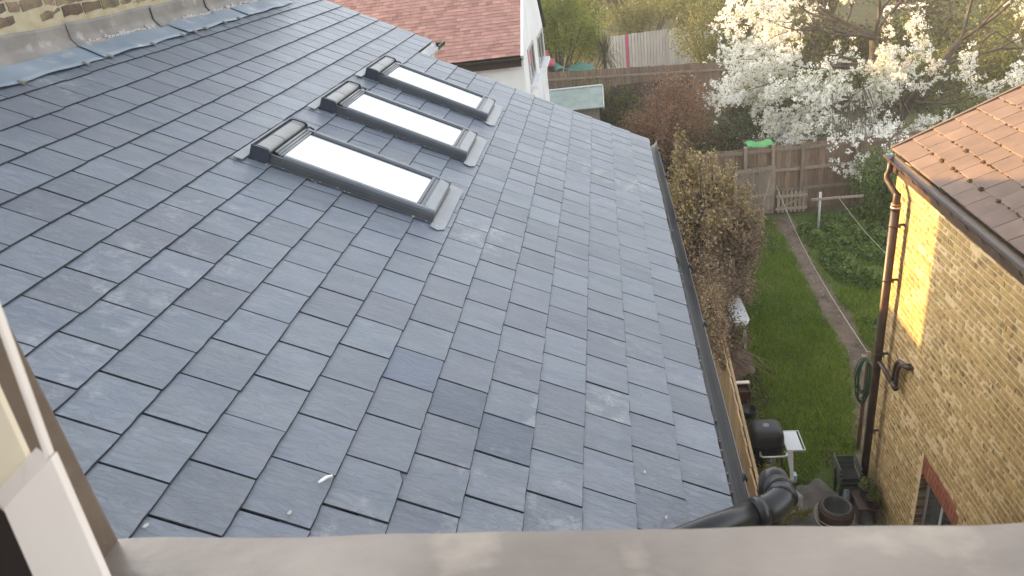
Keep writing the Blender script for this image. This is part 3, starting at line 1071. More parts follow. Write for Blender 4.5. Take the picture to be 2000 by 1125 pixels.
def sill(u, v):
    y = -1.13 + u * 2.6
    x = -5.1 + v * 0.5
    z = 1.7118 + 0.0062 * (y + 1.07) + 0.0006 * math.sin(y * 9 + x * 7) + 0.0005 * math.sin(y * 23) - 0.004 * v
    if v > 0.97:
        x += 0.0010 * math.sin(y * 17) + 0.0008 * math.sin(y * 41)
    return (x, y, z)


b.grid(sill, 90, 14)
b.grid(lambda u, v: (-4.6 + 0.0010 * math.sin((-1.13 + u * 2.6) * 17) + 0.0008 * math.sin((-1.13 + u * 2.6) * 41) - 0.0005, -1.13 + u * 2.6, 1.7073 + 0.0062 * (-0.06 + u * 2.6) - v * 0.05), 90, 2)
b.build("sill", "lead_sill", win)
b = MB()
b.box((-5.1, -1.16, 1.64), (-4.6, -1.086, 2.7))
b.build("cheek", "brown_clad", win, bevel=0.006)
b = MB()
b.box((-5.0, -1.02, 0.2), (-4.63, 1.5, 1.66))
b.build("wall_below", "brick_joined", win)
b = MB()                                   # white sash standing in front of the cheek: broad foot, slender stile, recessed cream panel
b.prism([(-4.80, -0.8989, 2.0096), (-4.80, -0.9089, 1.8667), (-4.80, -0.9218, 1.7132), (-4.80, -0.955, 1.3), (-4.80, -1.03, 1.3), (-4.80, -1.0007, 1.7359), (-4.80, -0.9846, 1.8672), (-4.80, -0.9742, 1.9530), (-4.80, -0.9624, 1.9617)], (0.008, 0, 0))
b.build("sash_foot", "white_paint", win, bevel=0.0012)
b = MB()
b.prism([(-4.799, -0.9005, 2.0078), (-4.799, -0.9624, 1.9607), (-4.799, -0.9730, 1.9525), (-4.7995, -0.9730, 1.9450), (-4.7995, -0.9005, 2.0000)], (0.0145, -0.0255, 0.0))
b.build("sash_ledge", "white_paint", win)
b = MB()
b.prism([(-4.80, -0.8995, 2.0102), (-4.80, -0.8813, 2.1433), (-4.80, -0.8700, 2.25), (-4.80, -0.8770, 2.25), (-4.80, -0.8890, 2.1269), (-4.80, -0.9064, 2.005)], (0.006, 0, 0))
b.build("sash_stile", "white_paint", win, bevel=0.0012)
b = MB()
b.prism([(-4.775, -1.04, 1.935), (-4.775, -0.955, 1.975), (-4.775, -0.952, 1.9921), (-4.775, -0.9476, 2.0524), (-4.775, -0.9424, 2.12), (-4.775, -0.932, 2.26), (-4.775, -1.04, 2.26)], (0.006, 0, 0))
b.build("sash_panel", "cream_paint", win)
b = MB()
b.prism([(-4.768, -1.084, 1.2), (-4.768, -0.97, 1.2), (-4.768, -0.97, 1.93), (-4.768, -1.084, 1.93)], (0.006, 0, 0))
b.build("interior_dark_sheet", "dark_inside", win)  # dark sheet added in place of the unlit interior beside the sash

# ------------------------------------------------------------------ the brick house on the right
YW = 3.09
bh = thing("brick_house", "yellow stock brick house with brown tiled roof and brown drainpipe", "house", (1.8, 5.0, G))
XE = 3.9
WX0, WX1, WZ = 1.21, 2.10, -4.24          # ground floor window opening
b = MB()
mort = YW + 0.004
for (x0, x1, z0, z1) in ((-3.0, WX0, G, -0.86), (WX1, XE, G, -0.86), (WX0, WX1, WZ, -0.86), (WX0, WX1, G, -5.45)):
    b.box((x0, mort, z0), (x1, mort + 0.22, z1))
b.box((XE - 0.22, mort + 0.22, G), (XE, 6.6, -0.8))
b.build("wall", "mortar", bh)
# the gable end facing the garden
b = MB()
b.prism([(XE - 0.1, YW + 0.23, -0.8), (XE - 0.1, 6.6, -0.8), (XE - 0.1, 5.2, 0.25)], (0.1, 0, 0))
b.build("gable", "mortar", bh)
STR = [brick_mesh(0.213, 0.061, 0.014, "brick", 100 + i) for i in range(6)]
HED = [brick_mesh(0.101, 0.061, 0.014, "brick", 200 + i) for i in range(5)]
FACE = Matrix.Rotation(math.pi, 4, 'Z')
bricks = []
for c in range(68):
    z = G + 0.04 + c * 0.075
    if z > -0.88:
        break
    x = XE - (0.0 if c % 2 else 0.056)
    k = 0 if c % 2 else 1
    if c % 2 == 0:
        bricks.append((XE - 0.023, z, 2))
    while x > -0.35:
        L = 0.2145 if k % 2 == 0 else 0.1025
        xm = x - L / 2 - 0.005
        inlint = WX0 - 0.02 < xm < WX1 + 0.02
        if not (WX0 - 0.08 < xm < WX1 + 0.08 and -5.45 < z < WZ + 0.30) or (z < WZ + 0.28 and not inlint and (xm - L / 2 > WX1 - 0.01 or xm + L / 2 < WX0 + 0.01)):
            bricks.append((xm, z, k % 2))
        x -= L + 0.01
        k += 1
bricks.sort(key=lambda q: (Vector((q[0], YW, q[1])) - CAMP).length)
jb = MB()
for i, (x, z, kd) in enumerate(bricks):
    if kd == 2:
        me = HED[0]
        sc = 0.44
    else:
        me = random.choice(STR if kd == 0 else HED)
        sc = 1.0
    mw = Matrix.Translation((x + random.gauss(0, 0.0015), YW + random.gauss(-0.001, 0.0022), z + random.gauss(0, 0.001))) @ FACE @ Matrix.Rotation(random.gauss(0, 0.006), 4, 'Y') @ Matrix.Diagonal((sc, 1, 1, 1))
    if i < 280:
        link("brick", me, bh, mw)
    else:
        jb.add([mw @ v.co for v in me.vertices], [tuple(p.vertices) for p in me.polygons])
tag(jb.build("brick", "brick_joined", bh, fix=False), kind='stuff')
# red brick lintel: soldiers with a course laid flat on top
SOL = [brick_mesh(0.064, 0.214, 0.02, "red_brick", 300 + i, 0.0015) for i in range(3)]
FLT = [brick_mesh(0.214, 0.064, 0.02, "red_brick", 310 + i, 0.0015) for i in range(3)]
x = WX1 + 0.0
k = 0
while x > WX0 - 0.01:
    link("red_brick", SOL[k % 3], bh, Matrix.Translation((x - 0.033, YW - 0.004, WZ + 0.108)) @ FACE)
    x -= 0.0742
    k += 1
x = WX1
while x > WX0 + 0.1:
    link("red_brick", FLT[k % 3], bh, Matrix.Translation((x - 0.108, YW - 0.004, WZ + 0.252)) @ FACE)
    x -= 0.2235
    k += 1
# the window below it
b = MB()
for (x0, x1, z0, z1) in ((WX1 - 0.075, WX1, -5.45, WZ), (WX0, WX0 + 0.075, -5.45, WZ), (WX0 + 0.076, WX1 - 0.076, WZ - 0.07, WZ), (WX0 + 0.076, WX1 - 0.076, -5.45, -5.38)):
    b.box((x0, YW + 0.09, z0), (x1, YW + 0.15, z1))
wn = b.build("window", "grey_paint", bh, bevel=0.004)
b = MB()
b.box((WX0 + 0.1, YW + 0.1, -5.36), (WX1 - 0.1, YW + 0.14, WZ - 0.1))
b.box((1.63, YW + 0.085, -5.38), (1.68, YW + 0.145, WZ - 0.071))
b.build("mullion", "grey_paint", wn)
b = MB()
b.box((WX0 + 0.07, YW + 0.095, -5.4), (WX1 - 0.07, YW + 0.0995, WZ - 0.06))
b.build("pane", "glass_dark", wn)
b = MB()
b.box((WX0 - 0.04, YW - 0.04, -5.5), (WX1 + 0.04, YW + 0.1, -5.45))
b.build("window_sill", "concrete", bh)

# brick reveal at the far side of the opening
for c in range(16):
    z = -5.45 + 0.04 + c * 0.075
    if z > WZ - 0.03:
        break
    b = MB()
    b.box((WX1 - 0.010, YW + 0.001, z - 0.031), (WX1 - 0.001, YW + 0.0885, z + 0.031), jit=0.0012)
    b.build("brick", "brick_old", bh)

# tiled roof
TP = R_(24.5)
TC, TS = math.cos(TP), math.sin(TP)


def TR(x, s, h=0.0):
    return Vector((x, 2.99 + s * TC - h * TS, -0.661 + s * TS + h * TC))


def tile_matrix(x, s, h=0.0):
    return Matrix.Translation(TR(x, s, h)) @ Matrix.Rotation(TP, 4, 'X')


b = MB()
b.prism([TR(-3.0, 0.02, -0.09), TR(-3.0, 2.42, -0.09), TR(-3.0, 2.42, -0.03), TR(-3.0, 0.02, -0.03)], (6.86, 0, 0))
q1 = TR(0, 2.42, -0.06)
b.prism([(-3.0, q1.y, q1.z - 0.03), (-3.0, q1.y + 2.4, q1.z - 1.13), (-3.0, q1.y + 2.4, q1.z - 1.07), (-3.0, q1.y, q1.z + 0.03)], (6.86, 0, 0))
b.build("roof", "deck", bh)


def conc_tile(seed):
    """flat interlocking tile: slab with a thin side lock and a rounded lower edge; y up the slope from its lower edge"""
    r = random.Random(seed)
    w = 0.279
    b = MB()
    e = 0.0012
    pr = [(-0.002, -0.012), (-0.003, 0.002), (0.002, 0.008), (0.012, 0.011), (0.30, -0.006), (0.30, -0.022), (0.02, -0.010)]
    b.prism([(-w / 2 + e, y + r.uniform(-0.002, 0.002), z) for y, z in pr], (w - 2 * e, 0, 0))
    b.prism([(w / 2 - 0.001, y, z - 0.006) for y, z in pr], (0.004, 0, 0))
    me = b.mesh("roof_tile", "concrete_tile")
    bm = bmesh.new()
    bm.from_mesh(me)
    bmesh.ops.recalc_face_normals(bm, faces=bm.faces)
    bm.to_mesh(me)
    bm.free()
    return me


TILES = [conc_tile(i) for i in range(5)]
TW = 0.283
for r in range(10):
    s = -0.008 + 0.245 * r
    off = 0.0 if r % 2 == 0 else 0.5
    for c in range(17):
        x = 3.848 - TW * (c + 0.5 + off)
        if c == 0 and off:
            link("roof_tile", TILES[0], bh, tile_matrix(3.848 - TW * 0.25, s, 0.012) @ Matrix.Diagonal((0.49, 1, 1, 1)))
        link("roof_tile", random.choice(TILES), bh, tile_matrix(x + random.gauss(0, 0.001), s + random.gauss(0, 0.002), 0.012 + random.gauss(0, 0.001)) @ Matrix.Rotation(random.gauss(0, 0.003), 4, 'Z'))
b = MB()
b.prism([TR(3.845, -0.012, -0.04), TR(3.845, -0.012, 0.035), TR(3.845, 2.4, 0.035), TR(3.845, 2.4, -0.04)], (0.045, 0, 0))
b.build("verge", "concrete_tile", bh, bevel=0.008)
b = MB()
qr = TR(0, 2.4, 0.0)
b.tube([(-3.0, qr.y + 0.02, qr.z + 0.01), (3.9, qr.y + 0.02, qr.z + 0.01)], 0.09, 12)
b.build("ridge", "concrete_tile", bh)


def blob(b, c, r, sx, sy, sz, seed, mat):
    rr = random.Random(seed)
    vs, fs = [], []
    n, mrow = 8, 4
    for j in range(mrow + 1):
        ph = math.pi / 2 * j / mrow
        for i in range(n):
            a = 2 * math.pi * i / n
            k = r * rr.uniform(0.75, 1.2)
            vs.append(mat @ Vector((c[0] + k * sx * math.cos(a) * math.cos(ph), c[1] + k * sy * math.sin(a) * math.cos(ph), c[2] + k * sz * math.sin(ph))))
    for j in range(mrow):
        for i in range(n):
            fs.append((j * n + i, j * n + (i + 1) % n, (j + 1) * n + (i + 1) % n, (j + 1) * n + i))
    b.add(vs, fs, True)


mossy = MB()
for r in range(1, 9):                      # cushions of moss along the tile edges, largest singly
    s = -0.008 + 0.245 * r
    for _ in range(46):
        x = random.uniform(0.0, 3.85)
        blob(mossy, (x, random.uniform(-0.012, 0.0), 0.006), random.uniform(0.004, 0.013), random.uniform(0.8, 1.6), 1, 0.9, random.random(), tile_matrix(0, s, 0.012))
    off = 0.0 if r % 2 == 0 else 0.5
    for c in range(15):
        if random.random() < 0.75:
            x = 3.848 - TW * (c + off)
            L = random.uniform(0.02, 0.09)
            y0 = random.uniform(0.0, 0.14)
            for q in range(int(L / 0.012)):
                blob(mossy, (x + random.gauss(0, 0.0015), y0 + q * 0.012, 0.006 - (y0 + q * 0.012) * 0.05), random.uniform(0.005, 0.011), 0.8, 1.5, 0.7, random.random(), tile_matrix(0, s, 0.012))
tag(mossy.build("moss", "moss", bh), kind='stuff')
for (x, r, q) in ((2.98, 1, 0.036), (2.70, 1, 0.028), (2.62, 1, 0.024), (2.30, 1, 0.03), (2.05, 1, 0.034), (2.95, 2, 0.036), (2.55, 2, 0.03), (1.7, 1, 0.03), (1.35, 2, 0.03), (2.2, 3, 0.036), (1.9, 3, 0.026), (2.05, 4, 0.036), (2.45, 2, 0.022), (1.05, 1, 0.028), (3.3, 2, 0.02), (3.25, 1, 0.024)):
    b = MB()
    blob(b, (x, -0.008, 0.004), q, 1.25, 0.9, 0.75, x, tile_matrix(0, -0.008 + 0.245 * r, 0.008))
    b.build("moss", "moss", bh)

# fascia, gutter with brackets
b = MB()
b.box((-3.0, 2.998, -0.93), (3.83, 3.02, -0.74))
b.box((-3.0, 3.0205, -0.93), (3.83, 3.086, -0.915))
b.build("fascia", "brown_pipe", bh)
b = MB()
o1, i1 = gutter_prof(2.868, -0.705, 0.122, 0.066)
b.prism([(-3.0, y, z) for y, z in o1 + i1], (6.80, 0, 0))
gt = b.build("gutter", "brown_pipe", bh)
b = MB()
b.prism([(3.801, y, z) for y, z in o1], (0.006, 0, 0))
b.build("gutter_stop_end", "pale_metal", gt)
for i in range(13):
    x = 3.55 - i * 0.33
    ob, ib = gutter_prof(2.861, -0.703, 0.136, 0.075, t=0.006)
    b = MB()
    b.prism([(x - 0.011, y, z) for y, z in ob + ib], (0.022, 0, 0))
    b.build("gutter_bracket", "brown_pipe", gt)
# drainpipe
PX, PY = 3.50, 2.965
b = MB()
b.tube([(PX, PY, -1.27), (PX, PY, G + 0.25)], 0.053, 18)
dp = b.build("drainpipe", "brown_pipe", bh)
b = MB()
b.tube([(3.71, 2.93, -0.76), (3.715, 2.925, -0.88), (3.72, 2.905, -0.93), (3.70, 2.90, -0.975), (3.57, 2.945, -1.09), (3.53, 2.96, -1.115), (PX, PY, -1.15), (PX, PY, -1.23)], [0.036, 0.036, 0.038, 0.038, 0.036, 0.037, 0.036, 0.036], 14)
b.build("swan_neck", "brown_pipe", dp)
for z in (-1.24, -1.275):
    b = MB()
    b.lathe([(0.04, -0.014), (0.059, -0.012), (0.059, 0.008), (0.04, 0.012)], (PX, PY, z), 20)
    b.build("pipe_ring", "copper_ring" if z > -1.26 else "pale_metal", dp)
b = MB()
b.lathe([(0.036, 0.12), (0.044, 0.11), (0.044, 0.0), (0.056, -0.04), (0.056, -0.1), (0.05, -0.1)], (PX, PY, -1.22), 20)
b.build("pipe_socket", "brown_pipe", dp)
for z in (-1.52, -2.28, -3.4, -4.7):
    b = MB()
    b.lathe([(0.0532, -0.014), (0.058, -0.013), (0.058, 0.013), (0.0532, 0.014)], (PX, PY, z), 20)
    b.box((PX - 0.075, PY + 0.045, z - 0.016), (PX + 0.075, PY + 0.056, z + 0.016))
    b.box((PX - 0.012, PY + 0.057, z - 0.012), (PX + 0.012, YW - 0.002, z + 0.012))
    b.build("pipe_bracket", "brown_pipe", dp)
# waste pipes joining it: a run along the wall with two bent outlets
b = MB()
b.tube([(3.50, 2.97, -3.50), (3.40, 2.985, -3.52), (2.92, 3.0, -3.56)], 0.03, 12)
wp = b.build("waste_pipe", "brown_pipe", bh)
b = MB()
b.tube([(3.02, 3.0, -3.55), (2.90, 3.0, -3.56)], 0.037, 12)
b.build("pipe_end", "brown_pipe", wp)
for (x, x2) in ((3.06, 2.80), (2.97, 2.74)):
    b = MB()
    b.tube([(x, 3.02, -3.54), (x - 0.005, 3.02, -3.34), (x - 0.03, 3.02, -3.24), (x - 0.10, 3.02, -3.17), (x2, 3.03, -3.13), (x2 - 0.01, 3.1, -3.13)], 0.028, 12)
    b.build("waste_outlet", "brown_pipe", wp)

# ------------------------------------------------------------------ unseen blocks added on the left, shaped to shade garden and roofs
b = MB()
b.prism([(-3.0, -8.0, G), (8.18, -8.0, G), (8.18, -8.0, 2.4), (2.6, -8.0, 6.3), (-3.0, -8.0, 2.4)], (0, -9, 0))
b.box((8.185, -14, G), (11.4, -8.0, 0.35))
b.prism([(17.6, -7.5, G), (36, -7.5, G), (36, -7.5, 0.6), (17.6, -7.5, 0.6)], (0, -6, 0))
b.prism([(17.6, -7.5, 0.605), (17.6, -13.5, 0.605), (17.6, -10.5, 2.2)], (18.4, 0, 0))
tag(b.build("shade_blocks", "render_white"), kind='structure')

# ------------------------------------------------------------------ white rendered house
HX0, HX1, HY, HYL = 11.0, 17.4, -2.23, -9.5
HE, HR = -0.17, 2.34                      # eave and ridge heights
wh = thing("white_house", "white rendered house with red clay tile roof", "house", (14.2, -6, G))
b = MB()
b.prism([(HX0 + 0.22, HY, G), (HX1, HY, G), (HX1, HY, HE - 0.2), (14.2, HY, HR - 0.12), (HX0 + 0.22, HY, HE - 0.05)], (0, HYL - HY, 0))
b.build("wall", "render_white", wh)
WPI = math.atan2(HR - HE, 14.2 - HX0)
wc, ws = math.cos(WPI), math.sin(WPI)
slen = (14.2 - HX0) / wc


def WT(s, y, h=0.0):
    return Vector((HX0 + s * wc - h * ws, y, HE + s * ws + h * wc))


b = MB()
b.prism([WT(0.0, HY - 0.01, -0.06), WT(slen, HY - 0.01, -0.06), WT(slen, HY - 0.01, -0.012), WT(0.0, HY - 0.01, -0.012)], (0, HYL - HY, 0))
b.prism([(14.2, HY + 0.02, HR - 0.04), (HX1 + 0.25, HY + 0.02, HE - 0.3), (HX1 + 0.25, HY + 0.02, HE - 0.22), (14.2, HY + 0.02, HR + 0.04)], (0, HYL - HY, 0))
b.build("roof", "deck", wh)


def clay(seed, joined=False):
    r = random.Random(seed)
    b = MB()
    pr = [(-0.002, 0.0), (-0.002, 0.013), (0.16, 0.0015), (0.16, -0.008)]
    b.prism([(y, -0.0815, z + r.uniform(-0.001, 0.001)) for y, z in pr], (0, 0.163, 0))
    me = b.mesh("roof_tile", "clay_tile")
    bm = bmesh.new()
    bm.from_mesh(me)
    bmesh.ops.recalc_face_normals(bm, faces=bm.faces)
    bm.to_mesh(me)
    bm.free()
    return me


CLAY = [clay(i) for i in range(4)]
RW = Matrix.Rotation(-WPI, 4, 'Y')
ct = []
for r in range(int(slen / 0.1) + 1):
    s = r * 0.1
    for c in range(46):
        y = HY - 0.083 - 0.1655 * (c + (0.5 if r % 2 else 0.0))
        if y > HYL + 0.1:
            p = WT(s, y)
            ct.append(((p - CAMP).length, p, r))
    if r % 2:
        ct.append(((WT(s, HY) - CAMP).length, WT(s, HY - 0.042), -1))
# the tiles that show largest are those in view on the lower right of the slope
ct.sort(key=lambda q: abs(q[1].y + 3.4) * 0.9 + (q[1].z - HE))
jt = MB()
for i, (d, p, r) in enumerate(ct):
    me = random.choice(CLAY)
    mw = Matrix.Translation(p + Vector((0, random.gauss(0, 0.002), random.gauss(0, 0.0015)))) @ RW @ Matrix.Diagonal((1, 0.5 if r == -1 else 1, 1, 1))
    if i < 290:
        link("roof_tile", me, wh, mw)
    else:
        jt.add([mw @ v.co for v in me.vertices], [tuple(q.vertices) for q in me.polygons])
tag(jt.build("roof_tile", "clay_tile_joined", wh, fix=False), kind='stuff')
b = MB()
b.box((HX0 + 0.02, HYL, HE - 0.24), (HX0 + 0.05, HY - 0.03, HE - 0.07))
b.build("fascia", "dark_inside", wh)
b = MB()
o1, i1 = gutter_prof(0, 0, 0.11, 0.06)
b.prism([(HX0 - 0.085 + y, HYL, HE - 0.045 + z) for y, z in o1 + i1], (0, HY - HYL, 0))
b.build("gutter", "enamel", wh)
b = MB()
b.prism([WT(-0.05, HY - 0.02, -0.1), WT(slen, HY - 0.02, -0.1), WT(slen, HY - 0.02, 0.035), WT(-0.05, HY - 0.02, 0.035)], (0, 0.06, 0))
b.build("verge", "render_white", wh)
b = MB()
b.prism([(14.2, HY + 0.021, HR - 0.04), (HX1 + 0.27, HY + 0.021, HE - 0.30), (HX1 + 0.27, HY + 0.021, HE - 0.19), (14.2, HY + 0.021, HR + 0.07)], (0, 0.05, 0))
b.build("bargeboard", "dark_inside", wh)
for (x0, x1, z0, z1, pinkish) in ((12.2, 13.75, -1.06, -0.25, True), (15.0, 16.85, -1.2, -0.38, False)):
    f = MB()
    t = 0.07
    for (a, c, d, e) in ((x0, x0 + t, z0, z1), (x1 - t, x1, z0, z1), (x0 + t, x1 - t, z1 - t, z1), (x0 + t, x1 - t, z0, z0 + t), ((x0 + x1) / 2 - 0.04, (x0 + x1) / 2 + 0.04, z0 + t, z1 - t)):
        f.box((a + 0.001, HY + 0.004, d + 0.001), (c - 0.001, HY + 0.03, e - 0.001))
    w_ = f.build("window", "grey_paint", wh)
    f = MB()
    f.box((x0 + 0.02, HY + 0.003, z0 + 0.02), (x1 - 0.02, HY + 0.012, z1 - 0.02))
    f.build("pane", "glass_dark", w_)
    f = MB()
    f.box((x0 - 0.1, HY + 0.002, z0 - 0.09), (x1 + 0.1, HY + 0.17, z0 - 0.01))
    f.build("window_sill", "render_white", w_)
    if pinkish:
        f = MB()
        f.box((x0 + 0.16, HY + 0.0125, z0 + 0.42), (x0 + 0.52, HY + 0.018, z1 - 0.08))
        f.build("curtain", "pink", w_)
        f = MB()
        f.box((x0 + 0.16, HY + 0.0125, z0 + 0.1), (x0 + 0.4, HY + 0.018, z0 + 0.40))
        f.build("curtain", "curtain", w_)

# ------------------------------------------------------------------ fences, gate, shed
def board_fence(name, label, x, y0, y1, z0, top, w, mat, pitch=None, posts=(), rails=(), postmat=None, special=None, jit=0.012, th=0.018, post_top=0.06, gap=0.006):
    t = thing(name, label, "fence", (x, 0.5 * (y0 + y1), z0))
    y = y0
    k = 0
    while y < y1:
        b = MB()
        tp = top(y) + random.gauss(0, jit)
        b.box((x - th / 2 + random.gauss(0, 0.003), y, z0), (x + th / 2, y + w - gap, tp))
        m = mat
        if special and special[0] <= k < special[1]:
            m = special[2]
        b.build("board", m, t)
        y += w
        k += 1
    for py in posts:
        b = MB()
        b.box((x - 0.10, py - 0.045, z0), (x - 0.015, py + 0.045, top(py) + post_top))
        b.build("post", postmat or mat, t)
    for rz in rails:
        b = MB()
        b.prism([(x - 0.06, y0, top(y0) - rz - 0.04), (x - 0.012, y0, top(y0) - rz - 0.04), (x - 0.012, y0, top(y0) - rz + 0.04), (x - 0.06, y0, top(y0) - rz + 0.04)], (0, y1 - y0, top(y1) - top(y0)))
        b.build("rail", postmat or mat, t)
    return t


board_fence("garden_fence", "low weathered fence panel left of the picket gate", 15.08, 1.7, 4.03, G, lambda y: -4.62 + 0.06 * (y - 2.9), 0.115, "board_grey",
            posts=(2.2,), rails=(0.1, 0.85, 1.35), postmat="board_grey")
board_fence("garden_fence", "tall brown fence behind the picket gate", 15.3, 1.7, 7.9, G, lambda y: -4.06 + 0.012 * (y - 4), 0.13, "board_brown",
            posts=(3.3, 4.06, 4.86, 6.3), rails=(0.12, 0.72, 1.32), postmat="board_grey")
gate = thing("picket_gate", "small grey picket gate with a diagonal brace", "gate", (14.98, 4.55, G))
for i in range(7):
    y = 4.17 + i * 0.115
    b = MB()
    b.prism([(14.98, y, -5.97), (14.98, y + 0.075, -5.97), (14.98, y + 0.075, -5.36), (14.98, y + 0.0375, -5.30), (14.98, y, -5.36)], (0.02, 0, 0))
    b.build("picket", "board_gate", gate)
for z in (-5.88, -5.5):
    b = MB()
    b.box((14.935, 4.12, z), (14.978, 4.98, z + 0.07))
    b.build("rail", "board_gate", gate)
b = MB()
b.prism([(14.93, 4.16, -5.82), (14.93, 4.23, -5.82), (14.93, 4.95, -5.5), (14.93, 4.88, -5.5)], (0.045, 0, 0))
b.build("brace", "board_gate", gate)
# fence along the side passage below the gutter
t = thing("side_fence", "new tan board fence running beside the slate roof gutter", "fence", (4, 1.15, G))
x = -1.6
k = 0
while x < 14.9:
    y = 1.06 + 0.032 * (x - 1.6)
    b = MB()
    top = -4.16 - 0.02 * max(0, 3 - x) + random.gauss(0, 0.004)
    b.box((x, y - 0.012 + (0.008 if k % 2 else 0), G), (x + 0.196, y + 0.012 + (0.008 if k % 2 else 0), top))
    b.build("board", "board_new", t)
    x += 0.2
    k += 1
b = MB()
b.prism([(-1.6, 0.995, -4.30), (-1.6, 1.035, -4.30), (-1.6, 1.035, -4.22), (-1.6, 0.995, -4.22)], (16.4, 0.52, 0.04))
b.build("rail", "board_new", t)
# farther fences
board_fence("back_fence", "long brown board fence beyond the shed", 27.0, -5.0, 5.2, G, lambda y: -3.52 - 0.045 * (y + 2.8), 0.15, "board_brown", rails=(0.32,), postmat="board_grey")
board_fence("back_fence", "short dark weathered fence right of the shed", 26.2, -0.35, 3.0, G, lambda y: -4.2 + 0.03 * y, 0.15, "board_dark", posts=(0.0, 1.7), postmat="board_dark")
board_fence("white_fence", "pale painted board fence with one magenta board", 38.0, -0.65, 6.0, G, lambda y: (-4.35 + (y + 0.65) * 0.9) if y < -0.2 else -3.9 + 0.01 * y, 0.172, "board_white", special=(8, 9, "pink_paint"), gap=0.03, jit=0.01)
b = MB()
b.box((37.99, 1.0, -5.4), (38.03, 1.3, -5.0))

shed = thing("garden_shed", "small timber shed with pale green felt roof", "shed", (24.8, -2, G))
SX0, SX1, SY0, SY1 = 24.1, 26.0, -4.4, -0.85
for i in range(12):                       # shiplap boards on the two faces in view
    z = G + 0.02 + i * 0.125
    b = MB()
    b.prism([(SX0, SY0, z), (SX0 - 0.006, SY0, z), (SX0 + 0.004, SY0, z + 0.122), (SX0 + 0.012, SY0, z + 0.122)], (0, SY1 - SY0, 0))
    b.build("board", "board_grey", shed)
b = MB()
b.prism([(SX0 + 0.015, SY0, G), (SX1, SY0, G), (SX1, SY0, -4.42), (25.4, SY0, -4.06), (SX0 + 0.015, SY0, -4.50)], (0, SY1 - SY0 - 0.01, 0))
b.build("wall", "board_grey", shed)
b = MB()
b.prism([(23.95, SY0 - 0.1, -4.56), (25.4, SY0 - 0.1, -4.02), (26.15, SY0 - 0.1, -4.4), (26.15, SY0 - 0.1, -4.36), (25.4, SY0 - 0.1, -3.98), (23.95, SY0 - 0.1, -4.52)], (0, SY1 - SY0 + 0.3, 0))
b.build("roof", "shed_felt", shed)
b = MB()
b.box((25.36, SY0 - 0.1, -3.975), (25.46, SY1 + 0.2, -3.93))
b.build("ridge_strip", "board_white", shed)
b = MB()
b.prism([(23.93, SY1 + 0.205, -4.62), (25.4, SY1 + 0.205, -4.08), (25.4, SY1 + 0.205, -3.97), (23.93, SY1 + 0.205, -4.51)], (0, 0.03, 0))
b.build("bargeboard", "board_white", shed)

# ------------------------------------------------------------------ trees and shrubs
def tubes(name, segs, mat, parent, n=6):
    b = MB()
    for pts, rr, d in segs:
        b.tube(pts, rr, n if d > 1 else 4, cap=False)
    return b.build(name, mat, parent, fix=False)


def bush(name, label, cat, parts, base, leaf, mat, n, clumps=40, spread=0.2, trunk=0.05, stems=5, group=None, asp=0.5, shell=0.4, drab=None):
    """shrub or tree seen as foliage: stems from the base into every lobe, then leaves in clumps through the lobes"""
    t = thing(name, label, cat, base, group)
    b = MB()
    for c, r in parts:
        c = Vector(c)
        for k in range(stems):
            e = c + Vector((random.uniform(-0.7, 0.7) * r[0], random.uniform(-0.7, 0.7) * r[1], random.uniform(0.0, 0.8) * r[2]))
            p0 = Vector(base) + Vector((random.uniform(-0.1, 0.1), random.uniform(-0.1, 0.1), 0))
            mid = p0.lerp(e, 0.5) + Vector((random.gauss(0, 0.12), random.gauss(0, 0.12), 0.1))
            b.tube([p0, p0.lerp(mid, 0.5) + Vector((0, 0, 0.05)), mid, mid.lerp(e, 0.5), e], [trunk, trunk * 0.8, trunk * 0.55, trunk * 0.35, trunk * 0.12], 5, cap=False)
    b.build("trunk" if trunk > 0.06 else "stem", "bark", t, fix=False)
    tot = sum(r[0] * r[1] * r[2] for c, r in parts) ** 1.0
    P, Q = [], []
    for c, r in parts:
        p = ellipsoid_pts(int(n * r[0] * r[1] * r[2] / tot), c, r, shell, clumps, spread)
        p = p[p[:, 2] > G + 0.02]
        if drab is None:
            P.append(p)
        else:                            # browner growth towards the foot of the shrub
            low = p[:, 2] < drab + RNG.normal(size=len(p)) * 0.45
            P.append(p[~low])
            Q.append(p[low])
    cloud("crown", np.concatenate(P), leaf, mat, t, asp=asp)
    if Q:
        tag(cloud("dead_leaves", np.concatenate(Q), leaf * 0.9, "leaf_drab", t, asp=asp), kind='stuff')
    return t


# shrubs along the side fence
bush("shrub", "tall sparse shrub with yellow-tinted top beside the gutter", "shrub",
     [((9.0, 1.0, -2.65), (0.42, 0.34, 0.7)), ((9.1, 0.92, -1.95), (0.16, 0.13, 0.42)), ((8.7, 1.22, -2.3), (0.16, 0.13, 0.38)), ((8.5, 0.85, -2.6), (0.2, 0.16, 0.4)), ((8.8, 1.05, -3.6), (0.8, 0.6, 0.9)), ((8.4, 1.2, -4.6), (1.0, 0.65, 0.9))], (8.6, 1.4, G), 0.07, "leaf_olive", 22000, 100, 0.17, 0.03, 8, asp=0.55, drab=-3.4)
bush("shrub", "grey olive shrub with feathery top between gutter and lawn", "shrub",
     [((9.6, 1.72, -3.25), (0.4, 0.36, 0.62)), ((9.6, 1.62, -2.6), (0.15, 0.13, 0.42)), ((9.7, 2.02, -2.85), (0.15, 0.13, 0.4)), ((9.9, 2.35, -3.4), (0.18, 0.16, 0.35)), ((9.4, 1.95, -4.0), (0.8, 0.62, 0.8)), ((9.3, 1.9, -4.9), (0.8, 0.6, 0.8)), ((9.7, 2.1, -4.4), (0.5, 0.55, 0.6))], (9.2, 1.8, G), 0.07, "leaf_olive", 22000, 100, 0.17, 0.03, 8, asp=0.55, drab=-3.4)
